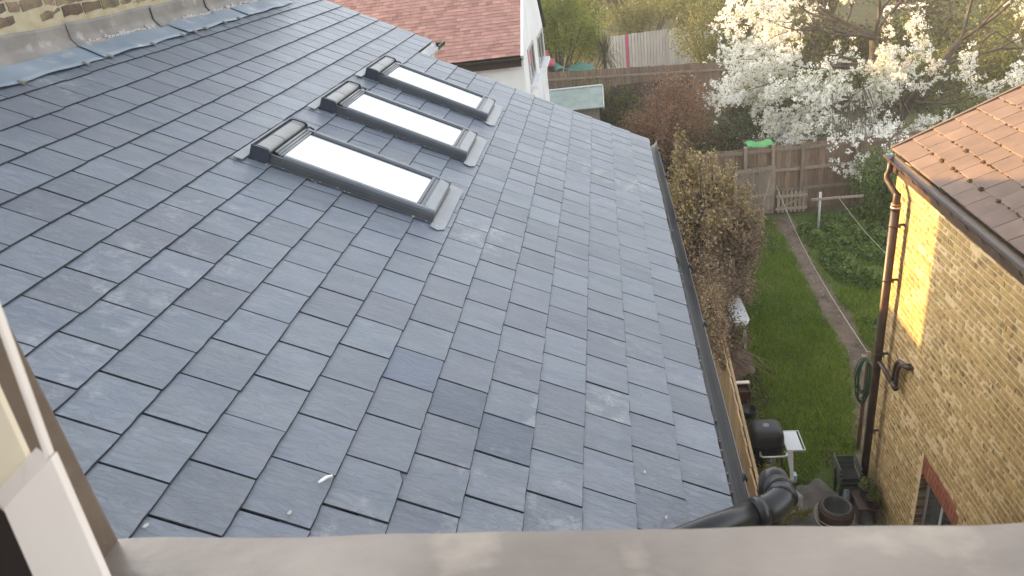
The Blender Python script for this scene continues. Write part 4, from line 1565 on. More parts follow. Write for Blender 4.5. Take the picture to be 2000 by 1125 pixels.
bush("shrub", "brown sparse shrub overhanging the white garden table", "shrub",
     [((7.5, 1.32, -4.6), (0.85, 0.38, 0.5)), ((6.3, 1.12, -4.1), (0.9, 0.27, 0.42)), ((5.4, 1.08, -4.15), (0.6, 0.2, 0.32)), ((4.9, 1.1, -4.25), (0.3, 0.13, 0.18)), ((7.3, 1.75, -5.3), (0.3, 0.28, 0.35))], (7.4, 1.5, G), 0.06, "leaf_olive", 11500, 60, 0.17, 0.022, 8, asp=0.42, drab=-3.6)
# taller growth behind the fence
bush("copper_bush", "rounded copper brown bush behind the garden fence", "bush",
     [((18.0, 1.6, -3.55), (1.1, 1.15, 1.05)), ((18.2, 0.5, -4.4), (0.9, 0.8, 0.9)), ((18.0, 1.9, -4.8), (1.2, 1.5, 1.0))], (18, 1.6, G), 0.075, "leaf_brown", 21000, 110, 0.17, 0.07, 7, asp=0.5)
bush("evergreen_bush", "dark evergreen bush right of the copper brown bush", "bush",
     [((17.2, 3.1, -4.6), (0.9, 0.9, 0.9)), ((16.6, 2.2, -5.0), (0.8, 0.8, 0.9)), ((17.0, 3.9, -5.0), (0.8, 0.8, 0.7))], (17, 3, G), 0.075, "leaf_dark", 13000, 80, 0.2, 0.07, 6)
bush("bush", "small dark bush against the brown fence behind the shed", "bush",
     [((25.9, 0.2, -5.2), (0.5, 0.9, 0.8)), ((26.4, -1.5, -4.6), (0.4, 1.1, 0.9))], (26.2, -0.5, G), 0.09, "leaf_mid", 5000, 50, 0.2, 0.05, 5)
# greenery farther off
bush("tree", "yellow green tree beside the white house gable", "tree",
     [((33, -2.3, -2.4), (1.7, 1.5, 1.5)), ((33, -3.2, -1.2), (1.5, 1.3, 1.2)), ((34, -1.5, -3.4), (1.2, 1.0, 1.0))], (33, -3.0, G), 0.13, "leaf_green", 15000, 80, 0.2, 0.1, 6)
bush("bush", "yellow green bush covering the right end of the pale fence", "bush",
     [((34, 4.6, -3.7), (1.3, 1.6, 1.4)), ((33, 5.6, -4.6), (1.3, 1.5, 1.2)), ((36, 3.9, -2.2), (1.2, 1.7, 0.9))], (34, 4.8, G), 0.11, "leaf_mid", 16000, 90, 0.2, 0.08, 6)
bush("bush", "low olive bush peeping over the pale fence", "bush",
     [((40, 1.5, -3.3), (1.0, 2.0, 0.9)), ((41, 3.4, -2.6), (1.0, 1.6, 0.9))], (40.5, 2, G), 0.14, "leaf_mid", 7000, 60, 0.2, 0.08, 6)
for k, (c, r, mt, lab) in enumerate((
    ((25.5, 8.0, -5.0), (1.2, 1.6, 1.1), "leaf_mid", "low green bush behind the upright stem of the blossom tree"),
    ((25.0, 11.2, -5.0), (1.2, 1.6, 1.1), "leaf_dark", "low dark bush behind the leaning stem of the blossom tree"),
    ((26.5, 14.2, -4.8), (1.3, 1.7, 1.2), "leaf_mid", "low green bush left of the hedge tree over the tiled roof"),
    ((22.5, 5.2, -5.1), (0.9, 1.2, 0.9), "leaf_dark", "low dark bush behind the densest blossom"),
    ((20.5, 12.0, -5.2), (1.0, 1.5, 0.9), "leaf_mid", "low green bush right of the leaning blossom stem"))):
    bush("bush", lab, "bush", [(c, r), ((c[0] + 0.4, c[1] + 0.9, c[2] - 0.3), (r[0] * 0.7, r[1] * 0.7, r[2] * 0.7))], (c[0], c[1], G), 0.11, mt, 5500, 60, 0.2, 0.05, 6)
far_trees = [
    ((46, -2.5, -1.5), (2.6, 2.6, 2.4), "leaf_mid", "mid green tree rising behind the yellow green tree"),
    ((47, 1.6, -0.8), (2.4, 2.4, 2.6), "leaf_green", "light green tree above the pale fence, left half"),
    ((48, 5.2, -0.6), (2.5, 2.2, 2.6), "leaf_olive", "tan twiggy tree above the pale fence, right half"),
    ((46, 8.8, -1.0), (2.6, 2.4, 2.6), "leaf_mid", "mid green tree behind the left side of the blossom"),
    ((44, 13, -1.6), (3.0, 2.8, 2.8), "leaf_green", "light green tree behind the blossom tree trunk"),
    ((42, 18, -1.8), (3.0, 3.0, 3.0), "leaf_mid", "green tree behind the right side of the blossom"),
    ((38, 21.5, -2.2), (3.0, 3.0, 3.2), "leaf_green", "light green tree at the far right over the tiled roof"),
    ((30, 13.5, -4.4), (2.2, 2.4, 1.6), "leaf_dark", "dark low tree below the fork of the blossom tree"),
    ((28, 17.5, -4.4), (2.2, 2.6, 1.8), "leaf_mid", "green hedge tree just above the tiled roof verge"),
    ((31, 9.0, -4.5), (1.8, 2.2, 1.5), "leaf_dark", "dark tree in shade behind the lower blossom"),
    ((52, -7.5, 0.5), (3.0, 3.0, 3.0), "leaf_mid", "tall green tree mostly behind the white house"),
    ((54, 23, 0.0), (4.0, 4.0, 4.0), "leaf_olive", "large olive tree far behind on the right"),
]
for c, r, mt, lab in far_trees:
    parts = [(c, r)]
    for k in range(3):
        a = random.uniform(0, 6.28)
        parts.append(((c[0] + math.cos(a) * r[0] * 0.6, c[1] + math.sin(a) * r[1] * 0.7, c[2] - random.uniform(0.1, 1.0) * r[2]), (r[0] * 0.65, r[1] * 0.65, r[2] * 0.65)))
    bush("tree", lab, "tree", parts, (c[0], c[1], G), 0.17, mt, 9000, 90, 0.18, 0.16, 6, group="trees beyond the gardens")
# distant wood closing the view
P = []
for k in range(46):
    y = -45 + k * 2.9
    x = 62 + random.uniform(-4, 12)
    P.append(ellipsoid_pts(1500, (x, y, random.uniform(-2.5, 2.0)), (4, 3.2, random.uniform(4, 6.0)), 0.5, 40, 0.2))
tag(cloud("wood", np.concatenate(P), 0.4, "leaf_mid"), "far off belt of mixed trees closing the view", "wood", kind='stuff')
b = MB()
b.grid(lambda u, v: (70 + v * 160, -109 + u * 258, G + v * 14 + 2 * math.sin(u * 14) * v - 0.2), 24, 6)
tag(b.build("hill", "hill"), kind='structure')

# the soft evening air
hz_m = bpy.data.materials.new("haze")
hz_m.use_nodes = True
hz_m.node_tree.nodes.clear()
ho = hz_m.node_tree.nodes.new("ShaderNodeOutputMaterial")
hv = hz_m.node_tree.nodes.new("ShaderNodeVolumePrincipled")
hv.inputs["Color"].default_value = (0.96, 0.92, 0.84, 1)
hv.inputs["Density"].default_value = 0.0015
hz_m.node_tree.links.new(hv.outputs[0], ho.inputs["Volume"])
b = MB()
b.box((-24, -116, G - 1.2), (238, 156, 14.5))
hb = b.build("haze", hz_m)
tag(hb, kind='stuff')

# sword-leaved palm in front of the pale fence
palm = thing("cordyline_palm", "spiky brown green cordyline left of the pale fence", "palm", (33.0, -0.55, G))
b = MB()
b.tube([(33, -0.55, G), (33, -0.53, -5.0), (33, -0.5, -4.0)], [0.12, 0.09, 0.08], 8)
b.build("trunk", "bark", palm)
b = MB()
for i in range(150):
    a = random.uniform(0, 6.28)
    el = random.uniform(-0.9, 1.3)
    L = random.uniform(1.0, 1.65)
    d = Vector((math.cos(a) * math.cos(el), math.sin(a) * math.cos(el), math.sin(el)))
    s = d.cross(Vector((0, 0, 1)))
    if s.length < 0.01:
        continue
    s.normalize()
    p = Vector((33, -0.5, -3.95)) + Vector((0, 0, random.uniform(-0.4, 0.1)))
    q = p + d * L * 0.55
    e = p + d * L + Vector((0, 0, -0.35 * L * (1 - max(el, 0) / 1.4)))
    b.add([p - s * 0.012, p + s * 0.012, q + s * 0.025, q - s * 0.025, e], [(0, 1, 2, 3), (3, 2, 4)])
b.build("crown", "leaf_spiky", palm, fix=False)

# the flowering cherry -----------------------------------------------------------------------
random.seed(23)
cherry = thing("cherry_tree", "large cherry tree covered in white blossom behind the garden fence", "tree", (20.5, 8.9, G))
segs, tips = [], []
# two stems: one upright, one leaning to the right
T1 = [(20.5, 8.9, G), (20.5, 8.85, -5.2), (20.4, 8.6, -4.2), (20.2, 8.25, -3.2), (20.1, 8.1, -2.3)]
T2 = [(20.6, 9.0, G), (20.4, 9.15, -5.3), (20.0, 9.45, -4.4), (19.8, 10.0, -3.4), (19.8, 10.6, -2.6)]
b = MB()
b.tube(T1, [0.26, 0.22, 0.19, 0.17, 0.13], 10)
b.tube(T2, [0.22, 0.18, 0.15, 0.12, 0.09], 10)
b.build("trunk", "bark", cherry)
limbs = [  # start, direction, length, radius
    (T1[4], (0.1, -0.75, 0.55), 2.0, 0.11), (T1[4], (0.3, 0.5, 0.8), 1.8, 0.10), (T1[4], (-0.4, -0.2, 0.9), 1.7, 0.09),
    (T1[3], (-0.3, -1.0, 0.10), 2.3, 0.10), (T1[3], (0.3, -1.0, 0.25), 2.2, 0.09), (T1[2], (-0.5, -1.0, -0.02), 2.2, 0.09),
    (T1[2], (-0.8, -0.75, -0.08), 2.2, 0.08), (T1[3], (-0.9, -0.6, 0.2), 2.0, 0.08), (T1[2], (-1.0, 0.0, -0.12), 1.9, 0.07),
    (T1[1], (-0.9, -0.5, 0.02), 1.9, 0.07), (T1[4], (-0.6, -0.9, 0.35), 2.2, 0.09), (T1[3], (0.8, -0.6, 0.2), 2.2, 0.08),
    (T2[4], (-0.1, 0.75, 0.5), 2.1, 0.075), (T2[3], (-0.3, 1.0, 0.12), 2.3, 0.07), (T2[4], (0.4, 0.3, 0.9), 1.8, 0.07),
    (T2[2], (-0.3, 1.0, 0.05), 2.3, 0.07), (T2[2], (-0.9, 0.4, -0.1), 1.8, 0.06), (T2[3], (0.5, 1.0, 0.3), 2.2, 0.07),
    (T1[2], (-0.6, -1.0, -0.2), 2.4, 0.08), (T1[4], (0.5, -0.9, 0.2), 2.2, 0.08),
]
for i, (p, d, L, r) in enumerate(limbs):
    s0, t0 = [], []
    grow(p, d, L, r * 0.75, 4, s0, t0, spread=0.55, ratio=0.72, up=0.03, kids=(2, 3), wig=0.22)
    big = [s for s in s0 if s[2] >= 3]
    for s in big[:3]:
        bb = MB()
        bb.tube(s[0], s[1], 7, cap=False)
        bb.build("limb", "bark", cherry, fix=False)
    segs += big[3:] + [s for s in s0 if s[2] < 3]
    tips += t0
tag(tubes("branch", segs, "bark", cherry, 5), kind='stuff')
# blossom: dense on the left, thinner towards the right and the top
C_ = []
L_ = []
tp = np.array([tuple(q) for q, d, k in tips])
for q in tp:
    left = np.clip((8.4 - q[1]) / 3.5, 0, 1)
    low = np.clip((-1.2 - q[2]) / 2.5, 0, 1)
    dens = 0.52 + 0.48 * left
    if RNG.uniform() < dens * (0.65 + 0.35 * low):
        for _ in range(RNG.integers(2, 5)):
            c = q + RNG.normal(size=3) * 0.10
            C_.append(c + RNG.normal(size=(12, 3)) * RNG.uniform(0.025, 0.045))
    if RNG.uniform() < 0.8:
        L_.append(q + RNG.normal(size=(7, 3)) * 0.14)
# sprays hanging over the fence towards the garden
for _ in range(60):
    c = np.array([RNG.uniform(14.3, 16.5), RNG.uniform(5.5, 7.4), RNG.uniform(-4.9, -3.7)])
    for k in range(RNG.integers(2, 6)):
        cc = c + RNG.normal(size=3) * np.array([0.12, 0.14, 0.12])
        C_.append(cc + RNG.normal(size=(13, 3)) * 0.04)
tag(cloud("blossom", np.concatenate(C_), 0.06, "blossom", cherry, asp=0.85), kind='stuff')
tag(cloud("leaves", np.concatenate(L_), 0.055, "leaf_green", cherry, asp=0.5), kind='stuff')
b = MB()
for _ in range(26):
    y = random.uniform(5.6, 7.6)
    p0 = Vector((17.5, y + random.uniform(0.2, 0.8), -3.6 + random.uniform(-0.4, 0.6)))
    p1 = Vector((random.uniform(14.5, 15.4), y, random.uniform(-4.8, -3.9)))
    b.tube([p0, p0.lerp(p1, 0.5) + Vector((0, 0, 0.15)), p1], [0.018, 0.012, 0.005], 4, cap=False)
tag(b.build("twig", "bark", cherry, fix=False), kind='stuff')
random.seed(31)

# ground cover and plants
def carpet(name, label, regions, n, size, mat, zr=(0.02, 0.3)):
    P = []
    for cx, cy, rx, ry in regions:
        k = int(n / len(regions))
        a = RNG.uniform(0, 2 * np.pi, k)
        r = np.sqrt(RNG.uniform(0, 1, k))
        x, y = cx + rx * r * np.cos(a), cy + ry * r * np.sin(a)
        h = zr[0] + (zr[1] - zr[0]) * (1 - r ** 2) * (0.6 + 0.4 * np.sin(x * 6) * np.sin(y * 7)) * RNG.uniform(0.6, 1.0, k)
        P.append(np.stack([x, y, G + h], 1))
    return tag(cloud(name, np.concatenate(P), size, mat, asp=0.75, flat=0.3), label, "ground cover", kind='stuff')


carpet("nettles", "bed of dark green nettles right of the path before the fence",
       [(12.6, 5.6, 1.3, 1.0), (11.4, 4.9, 1.1, 0.42), (13.8, 6.6, 1.1, 1.3), (13.6, 5.3, 1.0, 0.6), (12.0, 6.2, 1.0, 0.7), (10.6, 5.2, 0.6, 0.35), (13.2, 4.7, 0.8, 0.35)], 13000, 0.09, "ivy", (0.03, 0.42))
carpet("weeds", "low weeds at the path edge halfway along the lawn", [(8.0, 4.75, 0.9, 0.4), (6.9, 4.5, 0.5, 0.25), (13.5, 3.2, 0.7, 0.5), (12.9, 3.6, 0.5, 0.2)], 3600, 0.065, "ivy", (0.02, 0.16))
carpet("periwinkle", "pale green ground cover behind the wall planter", [(6.9, 1.78, 0.75, 0.36), (6.2, 1.85, 0.5, 0.3), (5.3, 1.75, 0.5, 0.25)], 4200, 0.05, "leaf_mid", (0.03, 0.25))
bush("shrub", "dark leafy shrub below the hanging blossom at the fence", "shrub", [((14.4, 6.9, -5.0), (0.7, 0.9, 0.8)), ((13.9, 7.3, -5.4), (0.8, 0.9, 0.6))], (14.3, 7, G), 0.08, "ivy", 7000, 60, 0.2, 0.03, 6)


def sprig(name, label, base, h, n, mat, leaf=0.06, spread=0.18):
    t = thing(name, label, "plant", base)
    b = MB()
    P = []
    for k in range(n):
        a = random.uniform(0, 6.28)
        e = Vector(base) + Vector((math.cos(a) * spread * random.uniform(0.4, 1.2), math.sin(a) * spread * random.uniform(0.4, 1.2), h * random.uniform(0.6, 1.0)))
        m = Vector(base).lerp(e, 0.5) + Vector((0, 0, 0.05))
        b.tube([base, m, e], [0.008, 0.006, 0.003], 5, cap=False)
        for q in range(16):
            tt = random.uniform(0.35, 1.05)
            p = Vector(base).lerp(m, tt * 2) if tt < 0.5 else m.lerp(e, tt * 2 - 1)
            P.append((p.x + random.gauss(0, 0.025), p.y + random.gauss(0, 0.025), p.z + random.gauss(0, 0.02)))
    b.build("stem", "twig", t, fix=False)
    cloud("leaves", P, leaf, mat, t, asp=0.5)
    return t


sprig("young_plant", "bright yellow green young plant beside the barbecue", (3.75, 1.6, G), 0.75, 14, "leaf_yellow", 0.075, 0.26)
sprig("young_plant", "small yellow green plant on the patio behind the pipe bend", (3.1, 2.0, G), 0.28, 10, "leaf_yellow", 0.05, 0.18)
sprig("young_plant", "thin pale weed beside the stacked chairs", (4.0, 2.75, G), 0.5, 8, "leaf_mid", 0.06, 0.22)
sprig("young_plant", "seedling on the patio edge below the polythene bag", (3.0, 1.78, G), 0.16, 7, "leaf_green", 0.04, 0.12)

# ------------------------------------------------------------------ garden furniture and clutter
# white plastic table
t = thing("garden_table", "white plastic garden table half under the brown shrub", "table", (8.3, 1.85, G))
b = MB()
out = []
for i in range(40):
    a = 2 * math.pi * i / 40
    ca, sa = math.cos(a), math.sin(a)
    out.append((8.3 + 0.60 * math.copysign(abs(ca) ** 0.3, ca), 1.72 + 0.37 * math.copysign(abs(sa) ** 0.3, sa) + 0.02 * math.cos(3 * a), G + 0.70))
b.prism(out, (0, 0, 0.028))
b.build("tabletop", "table_white", t, bevel=0.01)
b = MB()
b.prism([(8.3 + (x - 8.3) * 0.96, 1.72 + (y - 1.72) * 0.96, G + 0.64) for x, y, z in out], (0, 0, 0.058))
b.build("apron", "table_white", t)
for sx in (-1, 1):
    for sy in (-1, 1):
        b = MB()
        x, y = 8.3 + sx * 0.46, 1.72 + sy * 0.3
        b.prism([(x - 0.03, y - 0.03, G), (x + 0.03, y - 0.03, G), (x + 0.03, y + 0.03, G), (x - 0.03, y + 0.03, G)], (0, 0, 0.64))
        b.build("leg", "pale_metal", t)
# brown brush heap with dead sticks
t = thing("brush_heap", "heap of brown soil and dead sticks below the white table", "heap", (7.1, 1.6, G))
b = MB()
b.grid(lambda u, v: (6.55 + u * 1.3, 1.2 + v * 0.9, G + 0.42 * math.sin(math.pi * u) ** 0.7 * math.sin(math.pi * v) ** 0.7 * (1 + 0.2 * math.sin(u * 19) * math.sin(v * 15)) - 0.01), 18, 14)
b.build("soil", "soil", t)
for k in range(16):
    p = Vector((random.uniform(6.9, 7.7), random.uniform(1.3, 1.9), G + random.uniform(0.2, 0.55)))
    d = Vector((random.uniform(-0.9, -0.1), random.uniform(-0.1, 0.6), random.uniform(-0.4, 0.1)))
    b = MB()
    b.tube([p, p + d * 0.45 + Vector((0, 0, 0.03)), p + d * 0.9], [0.011, 0.009, 0.005], 5)
    b.build("stick", "twig", t)
# planter and pot at the fence
t = thing("wall_planter", "brown planter box with white rim by the tan fence", "planter", (6.0, 1.62, G))
b = MB()
for (lo, hi) in (((5.86, 1.5, G), (5.88, 1.78, G + 0.36)), ((6.14, 1.5, G), (6.16, 1.78, G + 0.36)), ((5.881, 1.5, G), (6.139, 1.52, G + 0.36)), ((5.881, 1.76, G), (6.139, 1.78, G + 0.36)), ((5.881, 1.521, G), (6.139, 1.759, G + 0.29))):
    b.box(lo, hi)
b.build("box", "terracotta", t)
b = MB()
b.box((6.10, 1.48, G + 0.361), (6.18, 1.80, G + 0.385))
b.build("rim", "white_paint", t)
t = thing("plant_pot", "black plastic plant pot with handle on the ground by the planter", "pot", (5.55, 1.68, G))
b = MB()
b.lathe([(0.0001, 0.02), (0.10, 0.0), (0.14, 0.2), (0.15, 0.2), (0.15, 0.22), (0.135, 0.22), (0.12, 0.16), (0.0001, 0.15)], (5.55, 1.68, G), 20)
b.build("bowl", "black_plastic", t)
b = MB()
b.tube([(5.55 + 0.145 * math.cos(a), 1.68, G + 0.22 + 0.16 * math.sin(a)) for a in [math.pi * i / 10 for i in range(11)]], 0.006, 6)
b.build("handle", "terracotta", t)

# barbecue: hooded firebox on a trolley, side shelf, front handle, white panel
t = thing("barbecue", "black hooded barbecue with white side shelf on the lawn edge", "barbecue", (3.95, 1.68, G))
BX, BY, BZ = 3.98, 1.64, G + 0.82


def super_lathe(prof, c, ax, ay, n=36, p=0.5):
    b = MB()
    vs, fs = [], []
    for r, z in prof:
        for k in range(n):
            a = 2 * math.pi * k / n
            ca, sa = math.cos(a), math.sin(a)
            vs.append((c[0] + ax * r * math.copysign(abs(ca) ** p, ca), c[1] + ay * r * math.copysign(abs(sa) ** p, sa), c[2] + z))
    for i in range(len(prof) - 1):
        for k in range(n):
            fs.append((i * n + k, i * n + (k + 1) % n, (i + 1) * n + (k + 1) % n, (i + 1) * n + k))
    b.add(vs, fs, True)
    return b


hood = super_lathe([(1.0, 0.0), (1.0, 0.05), (0.985, 0.12), (0.94, 0.18), (0.86, 0.225), (0.7, 0.25), (0.4, 0.258), (0.0005, 0.26)], (BX, BY, BZ), 0.23, 0.26).build("hood", "enamel", t)
b = MB()                                     # raised emblem: ring with four small petals
ez = BZ + 0.261
b.tube([(BX + 0.042 * math.cos(a), BY + 0.042 * math.sin(a), ez) for a in [2 * math.pi * i / 20 for i in range(21)]], 0.0032, 5, cap=False)
for q in range(4):
    a0 = math.pi / 4 + q * math.pi / 2
    cx_, cy_ = BX + 0.019 * math.cos(a0), BY + 0.019 * math.sin(a0)
    b.tube([(cx_ + 0.012 * math.cos(a), cy_ + 0.012 * math.sin(a), ez + 0.001) for a in [2 * math.pi * i / 10 for i in range(11)]], 0.0032, 5, cap=False)
b.build("emblem", "pale_metal", hood)
super_lathe([(0.0005, -0.26), (0.6, -0.255), (0.85, -0.2), (0.96, -0.1), (1.0, -0.012), (1.02, -0.01), (1.02, -0.001)], (BX, BY, BZ), 0.23, 0.26).build("firebox", "enamel", t)
b = MB()
b.box((BX - 0.24, BY + 0.27, BZ - 0.05), (BX + 0.2, BY + 0.50, BZ - 0.035))
sh = b.build("side_shelf", "table_white", t)
b = MB()
b.box((BX - 0.24, BY + 0.53, BZ - 0.055), (BX + 0.2, BY + 0.542, BZ - 0.03))
b.box((BX - 0.255, BY + 0.27, BZ - 0.055), (BX - 0.241, BY + 0.542, BZ - 0.03))
b.box((BX + 0.201, BY + 0.27, BZ - 0.055), (BX + 0.215, BY + 0.542, BZ - 0.03))
b.build("shelf_rail", "pale_metal", sh)
b = MB()
b.tube([(BX - 0.24, BY - 0.12, BZ - 0.06), (BX - 0.33, BY - 0.13, BZ - 0.06), (BX - 0.36, BY - 0.10, BZ - 0.06), (BX - 0.36, BY + 0.22, BZ - 0.06), (BX - 0.33, BY + 0.25, BZ - 0.06), (BX - 0.24, BY + 0.24, BZ - 0.06)], 0.016, 10)
b.build("front_handle", "steel", t)
for sx in (-1, 1):
    for sy in (-1, 1):
        b = MB()
        b.tube([(BX + sx * 0.16, BY + sy * 0.2, BZ - 0.12), (BX + sx * 0.22, BY + sy * 0.26, G + 0.02)], 0.016, 8)
        b.build("leg", "enamel", t)
b = MB()
b.box((BX - 0.24, BY - 0.28, G + 0.2), (BX + 0.22, BY + 0.22, G + 0.22))
b.build("lower_shelf", "enamel", t)
b = MB()
b.prism([(BX - 0.30, BY + 0.25, G + 0.80), (BX - 0.26, BY + 0.34, G + 0.78), (BX - 0.34, BY + 0.36, G + 0.12), (BX - 0.42, BY + 0.29, G + 0.12), (BX - 0.36, BY + 0.31, G + 0.42)], (0.012, 0.02, 0))
b.build("leaning_panel", "table_white", t)
b = MB()
wb = []
for sy in (-0.30, 0.25):
    b.tube([(BX - 0.24, BY + sy, G + 0.11), (BX - 0.24, BY + sy + 0.04, G + 0.11)], 0.11, 18)
b.build("wheel", "black_plastic", t)
b = MB()
b.lathe([(0.0001, 0.0), (0.11, 0.0), (0.125, 0.05), (0.12, 0.4), (0.07, 0.5), (0.05, 0.52), (0.0001, 0.52)], (BX - 0.02, BY - 0.05, G + 0.222), 18)
b.build("gas_bottle", "enamel", t)
# crumpled polythene bag and small carton
t = thing("plastic_bag", "crumpled clear polythene bag behind the pipe bend", "bag", (3.45, 1.92, G))
b = MB()
blob(b, (3.42, 1.92, G + 0.02), 0.2, 1.0, 0.9, 1.5, 5, Matrix.Identity(4))
blob(b, (3.6, 1.86, G + 0.02), 0.14, 1.0, 0.8, 1.6, 6, Matrix.Identity(4))
o = b.build("body", "poly", t)
b = MB()
b.box((3.86, 2.02, G + 0.02), (3.96, 2.12, G + 0.16))
tag(b.build("carton", "blue_pack", bevel=0.004), "small pale blue carton on the grass beside the barbecue", "carton")

# big ringed pot with a coiled cord
t = thing("large_pot", "large brown ringed pot wound with cord on the patio", "pot", (2.95, 2.42, G))
PX2, PY2 = 2.80, 2.38
b = MB()
b.lathe([(0.0001, 0.0), (0.19, 0.0), (0.24, 0.50), (0.235, 0.52), (0.20, 0.52)], (PX2, PY2, G), 32)
b.build("bowl", "terracotta", t)
b = MB()
b.lathe([(0.20, 0.515), (0.20, 0.56), (0.187, 0.575), (0.172, 0.56), (0.165, 0.5), (0.13, 0.33), (0.0001, 0.32)], (PX2, PY2, G), 32)
b.build("inner_ring", "grey_ring", t)
b = MB()
b.lathe([(0.215, 0.5), (0.222, 0.535), (0.205, 0.55), (0.2, 0.52)], (PX2, PY2, G), 32)
b.build("rim", "terracotta", t)
b = MB()
for k in range(5):
    pts = []
    for i in range(26):
        a = 2 * math.pi * i / 25
        pts.append((PX2 + (0.245 + 0.012 * k) * math.cos(a) * 1.02, PY2 - 0.01 * k + (0.245 + 0.012 * math.sin(k)) * math.sin(a), G + 0.38 + 0.03 * math.sin(a * 2 + k) - 0.02 * k + 0.05 * math.sin(a + k)))
    b.tube(pts, 0.006, 5, cap=False)
tag(b.build("cord", "rope"), "pale cord coiled loosely around the large brown pot", "cord")
b = MB()
blob(b, (PX2 - 0.03, PY2 + 0.04, G + 0.322), 0.045, 1, 0.8, 0.7, 9, Matrix.Identity(4))
tag(b.build("scrap", "white_scrap"), "crumpled white scrap inside the large brown pot", "scrap")

# stacked plastic chairs at the wall
for k in range(3):
    lab = ("topmost grey green plastic chair of the stack by the drainpipe", "middle grey green plastic chair of the stack by the drainpipe", "lowest grey green plastic chair of the stack by the drainpipe")[2 - k]
    z = G + 0.09 * k - 0.0
    dx = 0.03 * k + 0.05
    t = thing("plastic_chair", lab, "chair", (3.7 + dx, 2.72, z), "stacked chairs by the drainpipe")
    b = MB()
    b.box((3.5 + dx, 2.55, z + 0.40), (3.92 + dx, 2.92, z + 0.42))
    b.build("seat", "chair_dark" if k == 2 else "chair", t, bevel=0.006)
    b = MB()
    b.prism([(3.92 + dx, 2.55, z + 0.42), (3.94 + dx, 2.55, z + 0.42), (3.98 + dx, 2.55, z + 0.60), (3.96 + dx, 2.55, z + 0.60)], (0, 0.37, 0))
    b.build("backrest", "chair", t, bevel=0.006)
    for y in (2.515, 2.93):
        b = MB()
        b.prism([(3.50 + dx, y, z + 0.60), (4.0 + dx, y, z + 0.62), (4.0 + dx, y, z + 0.645), (3.49 + dx, y, z + 0.625)], (0, 0.03, 0))
        b.box((3.50 + dx, y, z + 0.42), (3.53 + dx, y + 0.03, z + 0.60))
        b.build("armrest", "chair", t)
    for x in (3.5, 3.89):
        for y in (2.55, 2.885):
            b = MB()
            b.box((x + dx, y, z), (x + 0.03 + dx, y + 0.03, z + 0.40))
            b.build("leg", "chair_dark", t)
    t.location.x -= 0.25
    t.location.z -= 0.03 * k
    t.location.y += 0.02
    t.scale = (0.72, 0.72, 0.85)
# flower pots on a stand against the wall
t = thing("plant_stand", "dark plant stand against the wall below the drainpipe", "stand", (3.2, 2.88, G))
b = MB()
b.box((2.95, 2.74, G + 0.30), (3.40, 3.04, G + 0.33))
b.build("shelf", "terracotta", t)
for x in (2.97, 3.34):
    for y in (2.76, 2.98):
        b = MB()
        b.box((x, y, G), (x + 0.04, y + 0.04, G + 0.30))
        b.build("leg", "terracotta", t)
for (x, y, r, lab) in ((3.22, 2.92, 0.11, "mossy grey pot with straggly plants on the plant stand"), (3.02, 2.94, 0.085, "smaller brown pot in front on the plant stand")):
    t = thing("flower_pot", lab, "pot", (x, y, G + 0.331))
    b = MB()
    b.lathe([(0.0001, 0.0), (r * 0.75, 0.0), (r, r * 1.6), (r * 1.06, r * 1.62), (r * 1.06, r * 1.85), (r * 0.9, r * 1.85), (r * 0.85, r * 1.6), (0.0001, r * 1.55)], (x, y, G + 0.331), 20)
    b.build("bowl", "grey_ring" if r > 0.1 else "terracotta", t)
    cloud("leaves", ellipsoid_pts(260, (x, y, G + 0.331 + r * 2.1), (r * 1.2, r * 1.1, r * 0.8), 0.2), 0.045, "leaf_mid", t)
b = MB()
b.box((3.44, 2.72, G + 0.03), (3.56, 2.84, G + 0.25))
tag(b.build("pack", "blue_pack", bevel=0.01), "small pale blue pack between the chairs and the plant stand", "pack")

# clothes post with hose, clothes pole, lines, stick
t = thing("clothes_post", "wooden clothes post in the lawn left of the drainpipe", "post", (4.75, 3.22, G))
b = MB()
b.tube([(4.62, 3.26, G), (4.66, 3.27, -4.3), (4.66, 3.275, -4.12)], [0.035, 0.03, 0.028], 8)
b.build("shaft", "wood", t)
b = MB()
b.box((4.62, 3.18, -4.22), (4.70, 3.245, -4.19))
b.build("hook", "wood", t)
t = thing("hose", "green garden hose coiled and hung on the clothes post", "hose", (4.6, 3.2, -4.6))
for k in range(11):
    b = MB()
    w, h = random.uniform(0.07, 0.13), random.uniform(0.26, 0.42)
    ox, oy = random.gauss(0, 0.02), random.gauss(0, 0.02)
    pts = []
    for i in range(21):
        a = 2 * math.pi * i / 20
        pts.append((4.58 + ox + 0.02 * math.sin(a + k), 3.21 + oy + w * math.sin(a), -4.20 - h + h * math.cos(a) + 0.02 * math.sin(a * 3 + k)))
    b.tube(pts, 0.008, 6, cap=False)
    b.build("loop", "hose", t)
t = thing("clothes_pole", "pale metal clothes pole with wooden crossbar near the fence", "pole", (13.275, 4.853, G))
b = MB()
b.tube([(13.275, 4.853, G), (13.275, 4.853, -4.78)], 0.03, 10)
b.build("shaft", "pole", t)
b = MB()
b.box((13.22, 4.62, -4.98), (13.25, 5.9, -4.92))
b.build("crossbar", "board_grey", t)
b = MB()
p0, p1 = Vector((4.66, 3.26, -4.14)), Vector((15.0, 4.07, -5.0))
b.tube([p0.lerp(p1, i / 12) - Vector((0, 0, 0.28 * math.sin(math.pi * i / 12))) for i in range(13)], 0.0055, 5)
tag(b.build("clothes_line", "rope"), "clothes line from the hose post to the gate post", "line")
b = MB()
p0, p1 = Vector((7.6, 5.0, -4.45)), Vector((13.24, 5.3, -4.95))
b.tube([p0.lerp(p1, i / 8) - Vector((0, 0, 0.12 * math.sin(math.pi * i / 8))) for i in range(9)], 0.005, 5)
tag(b.build("clothes_line", "rope"), "clothes line from the crossbar towards the brick house", "line")
b = MB()
